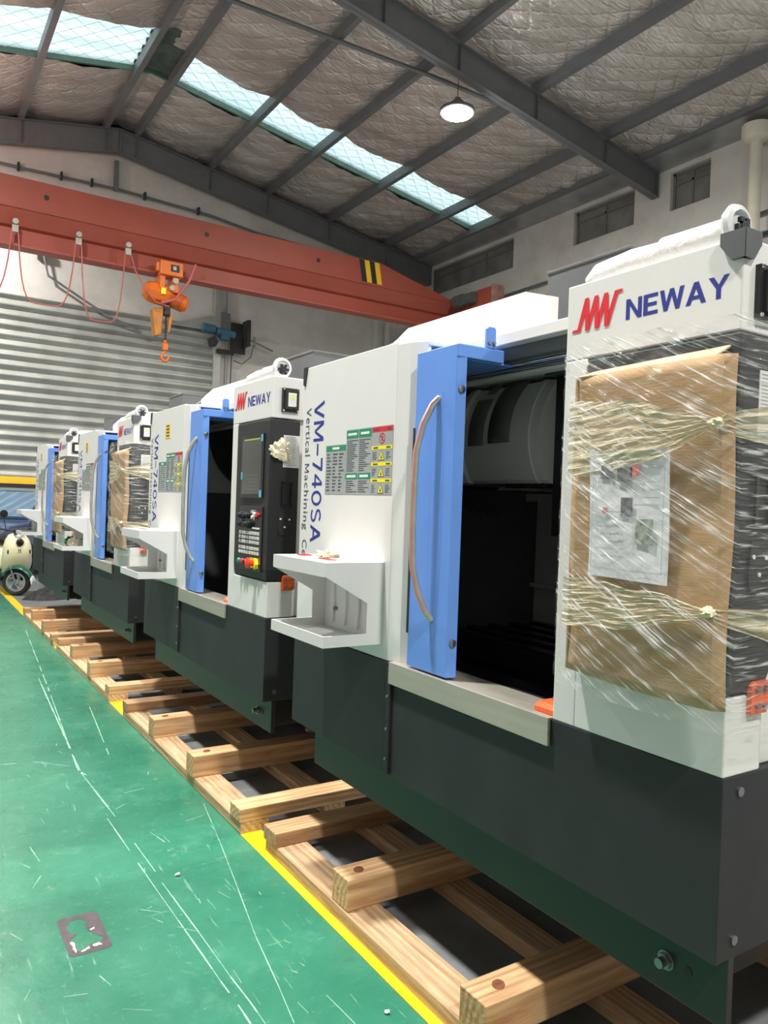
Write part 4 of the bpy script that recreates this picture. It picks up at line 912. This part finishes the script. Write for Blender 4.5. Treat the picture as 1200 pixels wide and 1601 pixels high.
# chain hoist
M['hoist'] = mat('orange_hoist_paint', (.80, .17, .012), .4, var=.08, dirt=(.35, .10, .03), dirt_amt=.5, dscale=6)
HO = empty('chain_hoist', (4.24, 14.62, 5.2)); hx, hy, hz = 4.24, 14.62, 5.2
def hb_(mb, name, m, p=None, **k):
    mb.v = [(x-hx, y-hy, z-hz) for x, y, z in mb.v]; return mb.build(name, m, p or HO, **k)
t1 = MB(); t1.box(4.06, 4.50, 14.36, 14.54, 5.74, 6.01); t1.box(4.0, 4.10, 14.40, 14.52, 5.80, 5.97); hb_(t1, 'trolley_box', M['hoist'], bevel=.02)
t1 = MB(); t1.box(4.26, 4.42, 14.352, 14.362, 5.82, 5.95); hb_(t1, 'rating_plate', M['craneblack'])
t1 = MB(); t1.box(4.30, 4.36, 14.348, 14.353, 5.85, 5.92); hb_(t1, 'rating_plate', mat('plate_print', (.5, .5, .42), .5))
t1 = MB(); t1.box(4.08, 4.18, 14.42, 14.78, 5.50, 5.78); t1.box(4.32, 4.44, 14.42, 14.78, 5.45, 5.78)
for x in (4.10, 4.38):
    for y in (14.52, 14.88): t1.cyl((x, y, 5.88), (x+.08, y, 5.88), .07, 16)
hb_(t1, 'trolley_frame', M['hoist'], bevel=.01)
hb_(MB().cyl((4.36, 14.36, 5.66), (4.36, 14.42, 5.66), .055, 18).cyl((4.30, 14.38, 5.52), (4.30, 14.42, 5.52), .05, 16), 'electric_plug', M['clip'], smooth=True)
hb_(MB().lathe([(0, -.36), (.12, -.34), (.19, -.27), (.215, -.15), (.215, .10), (.19, .15), (.17, .17)], (4.17, 14.62, 5.42), (1, 0, -.12), 8), 'gearbox_housing', M['hoist'], bevel=.015)
mm = MB(); mm.lathe([(.15, .0), (.15, .28), (.12, .34), (0, .35)], (4.33, 14.62, 5.38), (1, 0, -.28), 20)
for k in range(7): mm.lathe([(.165, .03+k*.038), (.165, .045+k*.038)], (4.33, 14.62, 5.38), (1, 0, -.28), 20)
hb_(mm, 'hoist_motor', M['hoist'])
hb_(MB().box(3.98, 4.06, 14.395, 14.405, 5.42, 5.50), 'yellow_label', M['yellow']) if False else None
yl = MB(); yl.box(4.10, 4.19, 14.395, 14.41, 5.38, 5.50); hb_(yl, 'yellow_label', M['yellow'])
hb_(MB().box(4.20, 4.32, 14.50, 14.66, 5.02, 5.26), 'chain_guide', M['craneblack'], bevel=.02)
cb_ = MB(); cb_.prism([(3.98, 5.12), (4.20, 5.16), (4.17, 4.64), (4.05, 4.60)], 1, 14.52, 14.74); hb_(cb_, 'chain_container', mat('chain_bag', (.55, .20, .03), .5, var=.15), bevel=.03)
cb_ = MB(); cb_.prism([(4.32, 5.10), (4.40, 5.08), (4.34, 4.72), (4.30, 4.70)], 1, 14.56, 14.7); hb_(cb_, 'chain_container', mat('chain_bag_side', (.60, .24, .04), .5, var=.15), bevel=.02)
ch = MB()
for k in range(16):
    z = 5.02-.035*k; a = k % 2
    ch.tube([(4.26+(.016*math.cos(t) if a else 0), 14.58+(0 if a else .016*math.cos(t)), z+.024*math.sin(t)) for t in [2*math.pi*j/8 for j in range(9)]], .007, n=5)
hb_(ch, 'load_chain', M['craneblack'])
hb_(MB().box(4.21, 4.31, 14.54, 14.62, 4.36, 4.50).cyl((4.26, 14.58, 4.50), (4.26, 14.58, 4.56), .03, 12), 'hook_block', M['hoist'], bevel=.015)
hk = [(4.26, 14.58, 4.38), (4.26, 14.58, 4.33), (4.20, 14.58, 4.28), (4.195, 14.58, 4.22), (4.23, 14.58, 4.165), (4.28, 14.58, 4.16), (4.325, 14.58, 4.20), (4.335, 14.58, 4.25), (4.32, 14.58, 4.29)]
hb_(MB().tube(hk, .022, n=10, rads=[.018, .02, .026, .03, .032, .03, .026, .02, .008]), 'hook', M['hoist'], smooth=True)
tag(HO, 'orange electric chain hoist with hook hanging from the red crane girder', 'hoist')
# shutter opener and braces on the back wall
OP = empty('shutter_opener', (6.2, 16.8, 5.3)); ox, oy, oz = 6.2, 16.8, 5.3
def ob_(mb, name, m, **k):
    mb.v = [(x-ox, y-oy, z-oz) for x, y, z in mb.v]; return mb.build(name, m, OP, **k)
M['tealmotor'] = mat('blue_motor', (.03, .12, .18), .4, var=.2)
ob_(MB().cyl((5.72, 16.72, 5.42), (6.0, 16.72, 5.40), .10, 18), 'motor_end', M['tealmotor'], bevel=.01)
ob_(MB().cyl((6.02, 16.72, 5.38), (6.48, 16.72, 5.34), .085, 18).box(6.15, 6.35, 16.66, 16.8, 5.2, 5.42), 'gear_motor', M['tealmotor'], bevel=.01)
ob_(MB().box(6.42, 6.78, 16.80, 16.83, 4.95, 5.65).box(6.10, 6.5, 16.78, 16.84, 4.9, 5.0).box(6.70, 6.78, 16.5, 16.83, 5.1, 5.7), 'mounting_plate', M['craneblack'])
ob_(MB().prism([(5.85, 5.18), (5.98, 5.26), (6.08, 5.14), (6.02, 5.02), (5.90, 5.0)], 1, 16.66, 16.78), 'brake_box', M['craneblack'])
ob_(MB().cyl((6.78, 16.76, 5.32), (7.45, 16.76, 5.12), .022, 10).cyl((6.98, 16.76, 5.40), (7.0, 16.76, 5.16), .02, 10), 'drive_shaft', M['bolt'])
ob_(MB().cyl((6.45, 16.8, 4.95), (6.42, 16.8, 3.1), .012, 8).tube([(6.97, 16.76, 5.2), (6.9, 16.76, 4.9), (6.7, 16.78, 4.72), (6.5, 16.8, 4.78)], .010, n=6), 'pull_chain', M['craneblack'])
ob_(MB().box(6.18, 6.40, 16.82, 16.9, 5.45, 5.85), 'junction_box', M['roofsteel'])
tag(OP, 'roller shutter motor with blue cylinders and black plate beside the shutter top', 'shutter motor')
WC = MB().tube([(2.40, 16.85, 6.42), (2.50, 16.85, 5.98), (3.6, 16.85, 5.40), (4.4, 16.85, 5.12)], .025, n=8).build('wall_stay', M['bolt'], smooth=True)
MB().box(2.20, 2.50, 16.80, 16.9, 6.38, 6.50).build('black_box', M['craneblack'], WC)
tag(WC, 'bent grey stay with a small black box on the wall above the shutter', 'wall bracket')
tag(MB().prism([(4.95, 5.40), (5.95, 5.74), (6.05, 5.72), (6.05, 5.40)], 1, 16.86, 16.92).build('shutter_end_shroud', M['shutter']), 'triangular grey sheet shroud at the right top corner of the shutter', 'shroud')
# right wall rain hopper
hp = MB().lathe([(.10, -2.2), (.10, .0)], (11.70, 7.36, 7.72), n=20); HPm = mat('cream_plastic_pipe', (.62, .58, .48), .5, var=.04)
H1 = hp.build('downpipe', HPm, smooth=True); MB().lathe([(.10, 0), (.13, .02), (.2, .05), (.23, .10), (.23, .28), (.21, .28)], (11.70, 7.36, 7.70), n=24).build('rain_hopper', HPm, H1, smooth=True)
tag(H1, 'cream rain downpipe with a round hopper high on the right wall', 'downpipe')
# ================================================================== LAMPS
M['lens'] = mat('lamp_lens', (1, 1, 1), .4, emit=(1, .97, .90), estr=60)
def make_lamp():
    R = empty('high_bay_lamp')
    MB().lathe([(.26, .02), (.28, .03), (.28, .07), (.22, .09), (.10, .12), (.10, .20), (.05, .22), (.05, .26)], (0, 0, 0), n=28).build('housing', M['grey'], R, smooth=True)
    MB().lathe([(0, .0), (.24, .005), (.26, .025)], (0, 0, 0), n=28).build('lens', M['lens'], R, smooth=True)
    MB().cyl((0, 0, .26), (0, 0, .86), .006, 8).build('cord', M['craneblack'], R)
    return R
lp0 = make_lamp()
names = ['bright round high bay lamp hanging by a cord under the near roof rafter'] + ['round high bay lamp hanging over the aisle, outside the photo']*2
for k, (p, wt) in enumerate(zip(LAMPS, LAMP_W)):
    o = lp0 if k == 0 else copy_tree(lp0)
    o.location = p
    lab = 'bright round high bay lamp hanging on a cord beside the near rafter' if k == 0 else 'round high bay lamp hanging from the roof beyond the picture edge'
    tag(o, lab, 'lamp', 'high bay lamps')
    ld = bpy.data.lights.new('lamp_light', 'AREA'); ld.shape = 'DISK'; ld.size = .40; ld.energy = wt; ld.color = (1, .975, .93); ld.spread = math.radians(170)
    pd = bpy.data.lights.new('ceiling_fill', 'POINT'); pd.energy = wt*.14; pd.shadow_soft_size = .2; pd.color = ld.color  # added point fill, brightens ceiling and walls in place of floor bounce
    po = bpy.data.objects.new('ceiling_fill', pd); COL.objects.link(po); po.parent = o; po.location = (0, 0, -.28)
    lo = bpy.data.objects.new('lamp_light', ld); COL.objects.link(lo); lo.parent = o; lo.location = (0, 0, -.03)
# ================================================================== SCOOTER
M['cream'] = mat('cream_scooter_paint', (.80, .74, .50), .25, var=.03, coat=.4)
M['sgreen'] = mat('dark_green_scooter', (.01, .10, .07), .25, var=.05, coat=.4)
SCR = empty('scooter', (1.575, 12.60, 0), math.radians(-80))
M['alloy'] = mat('alloy_wheel', (.50, .50, .52), .35, metal=.7)
def loft(secs, n=24):
    """secs: (x, cz, half width, half height, power)"""
    mb = MB(); vs = []
    for (x, cz, hw, hh, pw) in secs:
        for k in range(n):
            t = 2*math.pi*k/n; c, s = math.cos(t), math.sin(t)
            vs.append((x, hw*math.copysign(abs(c)**pw, c), cz+hh*math.copysign(abs(s)**pw, s)))
    fs = [(j*n+k, j*n+(k+1) % n, (j+1)*n+(k+1) % n, (j+1)*n+k) for j in range(len(secs)-1) for k in range(n)]
    fs += [tuple(range(n-1, -1, -1)), tuple(range((len(secs)-1)*n, len(secs)*n))]
    return mb.add(vs, fs)
zs = [(.33, -.16, .15, .03), (.40, -.12, .185, .07), (.50, -.08, .205, .11), (.62, -.05, .21, .13), (.74, -.05, .20, .125), (.84, -.06, .17, .105), (.91, -.08, .12, .07), (.94, -.09, .06, .03)]
ap = MB(); nn = 28; vs = []
for (z, cx, hy, hx_) in zs:
    for k in range(nn):
        t = 2*math.pi*k/nn; c, s = math.cos(t), math.sin(t)
        vs.append((cx+hx_*math.copysign(abs(c)**.9, c)*(1 if c > 0 else .5), hy*math.copysign(abs(s)**.8, s), z+(.05*s*s if z < .45 else 0)*-1))
fs = [(j*nn+k, j*nn+(k+1) % nn, (j+1)*nn+(k+1) % nn, (j+1)*nn+k) for j in range(len(zs)-1) for k in range(nn)]+[tuple(range(nn)), tuple(range((len(zs)-1)*nn, len(zs)*nn))]
ap.add(vs, fs).build('front_shield', M['cream'], SCR, smooth=True)
fe = MB().grid(lambda u, v: ((.235+.0*v)*math.cos(math.radians(5+150*u)), (v-.5)*2*.085*(1-.2*abs(u-.5)), .205+.245*math.sin(math.radians(5+150*u))-.05*abs(v-.5)**2*4), 20, 8)
wg = empty('front_fork', (0, 0, 0)); wg.parent = SCR; wg.rotation_euler = (0, 0, math.radians(50))
fe.build('fender', M['sgreen'], wg, smooth=True, solid=.008, fix=False)
MB().grid(lambda u, v: (.237*math.cos(math.radians(2+20*u)), (v-.5)*2*.082, .207+.249*math.sin(math.radians(2+20*u))-.05*abs(v-.5)**2*4), 5, 6).build('fender_tip', M['lwhite'], wg, smooth=True, solid=.010, fix=False)
def wheel(cx, parent, R0=.205):
    t = MB(); nn = 40; vs = []
    prof = [(R0-.07, -.035), (R0-.03, -.052), (R0-.008, -.04), (R0, 0), (R0-.008, .04), (R0-.03, .052), (R0-.07, .035)]
    t.lathe([(r, h) for r, h in prof], (cx, 0, R0), (0, 1, 0), nn, caps=False); t.build('tyre', M['rubber'], parent, smooth=True)
    r = MB(); r.lathe([(R0-.065, -.045), (R0-.062, -.05), (R0-.085, -.05), (R0-.085, .05), (R0-.062, .05), (R0-.065, .045), (R0-.065, -.045)], (cx, 0, R0), (0, 1, 0), nn, caps=False)
    r.cyl((cx, -.05, R0), (cx, .05, R0), .035, 20)
    for k in range(5):
        a = k*2*math.pi/5
        p = [(cx+math.cos(a+s)*q, R0+math.sin(a+s)*q) for s, q in ((-.5, .03), (.25, .125), (-.02, .125), (-.9, .03))]
        r.prism(p, 1, -.03, .03)
    r.build('rim', M['alloy'], parent, smooth=False)
wheel(0, wg)
for o in kids(wg): pass
MB().cyl((.0, -.075, .205), (-.10, -.06, .50), .016, 12).cyl((.0, .075, .205), (-.10, .06, .50), .016, 12).build('fork_leg', M['chrome'], wg, smooth=True)
MB().ell((.075, 0, .80), (.022, .050, .060)).build('headlight', M['blackgloss'], SCR, smooth=True)
MB().lathe([(.062, -.01), (.068, 0), (.062, .02)], (.062, 0, .80), (1, 0, 0), 26, sc2=(1, .85), caps=False).build('headlight_rim', M['chrome'], SCR, smooth=True)
MB().ell((-.0, 0, .90), (.06, .05, .06)).build('handlebar_cover', M['lwhite'], SCR, smooth=True)
MB().box(-.02, .05, -.07, .07, .92, 1.0).build('instrument_pod', M['blackmat'], SCR, bevel=.015)
MB().tube([(-.16, -.32, 1.0), (-.10, -.22, 1.0), (-.06, -.08, .97), (-.05, 0, .95), (-.06, .08, .97), (-.10, .22, 1.0), (-.16, .32, 1.0)], .015, n=10).build('handlebar', M['blackmat'], SCR, smooth=True)
for s in (-1, 1):
    MB().tube([(-.07, .16*s, .99), (-.06, .18*s, 1.08), (-.05, .20*s, 1.17)], .006).build('mirror_stem', M['blackmat'], SCR, smooth=True)
    MB().lathe([(0, -.014), (.045, -.01), (.058, .0), (.055, .012), (0, .014)], (-.05, .20*s, 1.225), (1, 0, 0), 26).build('mirror', M['blackgloss'], SCR, smooth=True)
    MB().ell((.045, .155*s, .66), (.012, .012, .035)).build('indicator_lamp', M['blackgloss'], SCR, smooth=True)
em = MB(); em.box(.079, .083, -.02, -.012, .66, .71); em.box(.079, .083, .008, .016, .66, .71); em.box(.079, .083, -.012, .008, .685, .692); em.box(.079, .083, -.03, .028, .648, .651)
em.build('front_emblem', M['ink'], SCR)
MB().box(-.75, -.12, -.14, .14, .26, .33).build('floorboard', M['blackmat'], SCR, bevel=.03)
loft([(-1.45, .62, .04, .06, .8), (-1.35, .60, .13, .14, .8), (-1.1, .58, .17, .20, .8), (-.8, .55, .17, .22, .8), (-.62, .50, .12, .16, .8), (-.58, .48, .05, .10, .8)]).build('rear_body', M['cream'], SCR, smooth=True)
loft([(-1.42, .80, .06, .03, .8), (-1.3, .82, .14, .045, .8), (-.9, .82, .15, .05, .8), (-.62, .80, .09, .04, .8), (-.56, .79, .03, .02, .8)]).build('seat', M['rubber'], SCR, smooth=True)
wheel(-1.22, SCR)
tag(SCR, 'cream and dark green electric scooter parked past the end of the machine row', 'scooter')
# ================================================================== CAR
M['carblue'] = mat('slate_blue_car_paint', (.055, .085, .17), .22, var=.04, coat=.6)
M['carglass'] = mat('blue_tinted_glass', (.10, .17, .25), .08, var=.1, spec=.8, coat=.3)
CA = empty('car', (2.10, 16.45, 0), math.radians(-127))
def hull(prof, hw, name, m, tum=0, zref=1.0, bev=.03):
    """side profile (x,z) given halfwidth, narrowing above zref"""
    mb = MB(); n = len(prof)
    W = lambda x, z: (hw-(tum*max(0, z-zref)))*(1-.10*(abs(x)/2.2)**4)
    vs = [(x, -W(x, z), z) for x, z in prof]+[(x, W(x, z), z) for x, z in prof]
    mb.add(vs, [tuple(range(n)), tuple(range(2*n-1, n-1, -1))]+[(i, i+n, (i+1) % n+n, (i+1) % n) for i in range(n)])
    return mb.build(name, m, CA, bevel=bev, seg=3)
hull([(-2.15, .35), (-2.2, .62), (-2.12, .98), (-1.95, 1.04), (.75, 1.04), (1.15, 1.04), (1.85, .96), (2.10, .84), (2.18, .60), (2.15, .30), (1.75, .26), (-1.8, .26)], .90, 'body_shell', M['carblue'])
hull([(-2.0, 1.03), (-1.75, 1.40), (-1.3, 1.56), (-.1, 1.585), (.25, 1.53), (1.10, 1.03)], .84, 'cabin', M['carblue'], .30, 1.03)
ws = MB(); ws.add([(1.06, -.72, 1.07), (1.06, .72, 1.07), (.30, .60, 1.52), (.30, -.60, 1.52)], [(0, 1, 2, 3)]); w2 = ws.build('windscreen', M['carglass'], CA, solid=.05)
for s in (-1, 1):
    MB().add([(.80, .815*s, 1.10), (.22, .70*s, 1.50), (-.55, .70*s, 1.50), (-.55, .82*s, 1.10)], [(0, 1, 2, 3)]).build('side_window', M['carglass'], CA, solid=.03)
    MB().add([(-.65, .82*s, 1.10), (-.65, .70*s, 1.50), (-1.3, .70*s, 1.48), (-1.65, .82*s, 1.12)], [(0, 1, 2, 3)]).build('side_window', M['carglass'], CA, solid=.03)
    MB().ell((.78, .98*s, 1.12), (.07, .10, .07)).build('wing_mirror', M['carblue'], CA, smooth=True)
    MB().ell((2.03, .62*s, .76), (.10, .20, .07)).build('headlamp', M['lwhite'], CA, smooth=True)
    for x in (1.35, -1.35):
        MB().lathe([(.20, -.1), (.32, -.11), (.34, -.06), (.34, .06), (.32, .11), (.20, .1)], (x, .80*s, .34), (0, 1, 0), 32, caps=False).build('tyre', M['rubber'], CA, smooth=True)
        MB().lathe([(.20, -.09), (.19, -.05), (.04, -.06), (0, -.06)], (x, .80*s, .34), (0, -s, 0), 24).build('wheel_disc', M['chrome'], CA, smooth=True)
MB().box(2.12, 2.20, -.55, .55, .48, .74).build('grille', M['rubber'], CA, bevel=.02)
MB().box(2.10, 2.18, -.70, .70, .79, .815).build('chrome_trim', M['chrome'], CA, bevel=.008)
MB().box(.52, .56, -.10, .10, 1.36, 1.40).build('windscreen_sticker', M['lwhite'], CA)
tag(CA, 'slate blue car with tinted windscreen parked under the half-open shutter', 'car')
# ================================================================== FLOOR CLUTTER
def heap(name, x, y, lx, ly, h, m, seed, rz=0, n=26):
    s = Vector((seed, seed*2.3, 0))
    def f(u, v):
        a, b = u*2-1, v*2-1; k = math.sqrt(max(0, 1-.5*b*b)), math.sqrt(max(0, 1-.5*a*a)); a, b = a*k[0], b*k[1]; r = math.sqrt(a*a+b*b)
        q = Vector((a, b, 0)); w_ = .55+.9*abs(mnoise.noise(q*2.2+s))+.5*abs(mnoise.noise(q*5+s))+.2*mnoise.noise(q*11+s)
        e = max(0, 1-r**3); j = 1+.25*mnoise.noise(q*1.5+s*2)
        return (a*lx*j, b*ly*j, max(.001, h*e*w_))
    o = MB().grid(f, n, n).build(name, m, smooth=True, fix=False); o.location = (x, y, 0); o.rotation_euler = (0, 0, rz); return o
M['tarp'] = mat('dark_sacking', (.035, .035, .037), .7, var=.4, scale=14, bump=.4, bscale=30)
tag(heap('sacking', 1.98, 12.15, .40, .26, .17, M['tarp'], 3, .6), 'crumpled dark sacking lying on the grey floor beside the scooter wheel', 'sack')
tag(heap('rag', 2.45, 13.1, .30, .16, .08, M['tarp'], 8, .3), 'small dark rag on the grey floor behind the sacking', 'rag')
tag(heap('paper_scrap', 1.95, 12.62, .05, .04, .03, M['paper'], 9), 'white paper scrap on the grey floor behind the sacking', 'paper scrap')
# torn sticker
st = MB(); o_ = [(.527, 2.93), (.668, 2.93), (.672, 2.672), (.532, 2.66)]
inner = [(.572, 2.90), (.60, 2.905), (.63, 2.875), (.612, 2.85), (.618, 2.80), (.632, 2.775), (.655, 2.745), (.648, 2.725), (.60, 2.715), (.575, 2.69), (.556, 2.705), (.565, 2.755), (.548, 2.775), (.575, 2.80), (.55, 2.84), (.556, 2.875)]
N = 48
def on_rect(a):
    cx, cy = .600, 2.80; dx, dy = math.cos(a), math.sin(a); t = min((.070/abs(dx)) if abs(dx) > 1e-6 else 9, (.132/abs(dy)) if abs(dy) > 1e-6 else 9); return (cx+dx*t, cy+dy*t)
def on_in(a):
    cx, cy = .600, 2.80; best = .02
    for k in range(len(inner)):
        (x1, y1), (x2, y2) = inner[k], inner[(k+1) % len(inner)]; dx, dy = math.cos(a), math.sin(a); ex, ey = x2-x1, y2-y1; den = dx*ey-dy*ex
        if abs(den) < 1e-9: continue
        t = ((x1-cx)*ey-(y1-cy)*ex)/den; s = ((x1-cx)*dy-(y1-cy)*dx)/den
        if t > 0 and 0 <= s <= 1: best = max(best, t)
    return (cx+math.cos(a)*best, cy+math.sin(a)*best)
ring = [(on_rect(2*math.pi*k/N), on_in(2*math.pi*k/N)) for k in range(N)]
for k in range(N):
    a, b = ring[k], ring[(k+1) % N]; st.add([(a[0][0], a[0][1], .0008), (b[0][0], b[0][1], .0008), (b[1][0], b[1][1], .0008), (a[1][0], a[1][1], .0008)], [(0, 1, 2, 3)], 0)
    if k % 48 in (29, 30, 31, 32, 34, 35, 37, 38, 2, 3):
        c = [(a[1][0]*.9+a[0][0]*.1, a[1][1]*.9+a[0][1]*.1), (b[1][0]*.9+b[0][0]*.1, b[1][1]*.9+b[0][1]*.1), (b[1][0]*.55+b[0][0]*.45, b[1][1]*.55+b[0][1]*.45), (a[1][0]*.65+a[0][0]*.35, a[1][1]*.65+a[0][1]*.35)]
        st.add([(p[0], p[1], .0012) for p in c], [(0, 1, 2, 3)], 1)
S_ = st.build('floor_sticker', [mat('worn_dark_sticker', (.075, .055, .065), .5, var=.3, scale=30), M['cloth']], fix=False)
tag(S_, 'torn dark square floor sticker with its middle worn away, on the green floor', 'sticker')
# long scratches worn into the paint: thin marks
M['scr'] = mat('scratch', (.30, .50, .37), .5, var=.2, scale=20)
scm = MB(); rnd = random.Random(11)
def scratch(pts, wd):
    for (a, b) in zip(pts[:-1], pts[1:]):
        n_ = max(2, int(math.dist(a, b)/.12))
        for k in range(n_):
            if rnd.random() < .12: continue
            p = [a[j]+(b[j]-a[j])*k/n_ for j in (0, 1)]; q = [a[j]+(b[j]-a[j])*(k+1)/n_ for j in (0, 1)]
            d = (q[0]-p[0], q[1]-p[1]); l = math.hypot(*d); nx, ny = -d[1]/l*wd/2*rnd.uniform(.4, 1.1), d[0]/l*wd/2*rnd.uniform(.4, 1.1)
            scm.add([(p[0]-nx, p[1]-ny, .0006), (q[0]-nx, q[1]-ny, .0006), (q[0]+nx, q[1]+ny, .0006), (p[0]+nx, p[1]+ny, .0006)], [(0, 1, 2, 3)])
for pts, wd in [([(1.277, 9.386), (1.065, 6.532), (0.907, 4.543), (0.934, 3.759)], 0.008), ([(0.896, 3.753), (0.908, 2.973), (0.919, 2.464), (0.921, 2.304), (0.926, 2.171), (0.926, 2.072)], 0.006), ([(0.94, 3.432), (0.946, 3.125)], 0.004), ([(0.943, 3.023), (0.953, 2.613), (0.957, 2.314), (0.963, 2.168), (0.964, 2.05)], 0.005), ([(1.361, 3.723), (1.272, 3.24), (1.19, 2.83), (1.119, 2.484), (1.076, 2.217), (1.039, 2.011)], 0.004), ([(1.184, 2.078), (1.195, 1.919)], 0.004), ([(1.084, 2.149), (1.096, 2.031)], 0.004), ([(0.539, 4.775), (0.702, 4.753), (0.879, 4.58), (0.929, 4.394)], 0.009), ([(0.535, 3.598), (0.551, 3.441)], 0.004), ([(1.049, 6.904), (0.944, 5.042), (0.912, 4.482)], 0.01), ([(1.03, 3.52), (1.061, 3.375)], 0.004), ([(1.029, 2.834), (1.02, 2.759)], 0.004), ([(1.236, 5.818), (1.115, 4.686)], 0.006), ([(1.048, 4.039), (1.154, 4.065)], 0.005)]: scratch(pts, wd)
for k in range(90):
    x, y = rnd.uniform(.3, 1.32), rnd.uniform(1.8, 7.5); a = rnd.gauss(1.9, .7); l = rnd.uniform(.02, .10)
    scratch([(x, y), (x+l*math.cos(a), y+l*math.sin(a))], rnd.uniform(.002, .004))
scm.build('floor_scratches', M['scr'], fix=False, kind='structure')
for x, y, t in ((1.016, 3.05, 'chip of white debris on the green floor beside the second skid'), (1.303, 1.91, 'chip of white debris on the green floor at the picture bottom')):
    o = crumple('debris_chip', (x, y, .006), .010, M['lwhite'], int(x*100), (1, .7, .5), .4, 8); tag(o, t, 'debris', 'chips on the green floor')
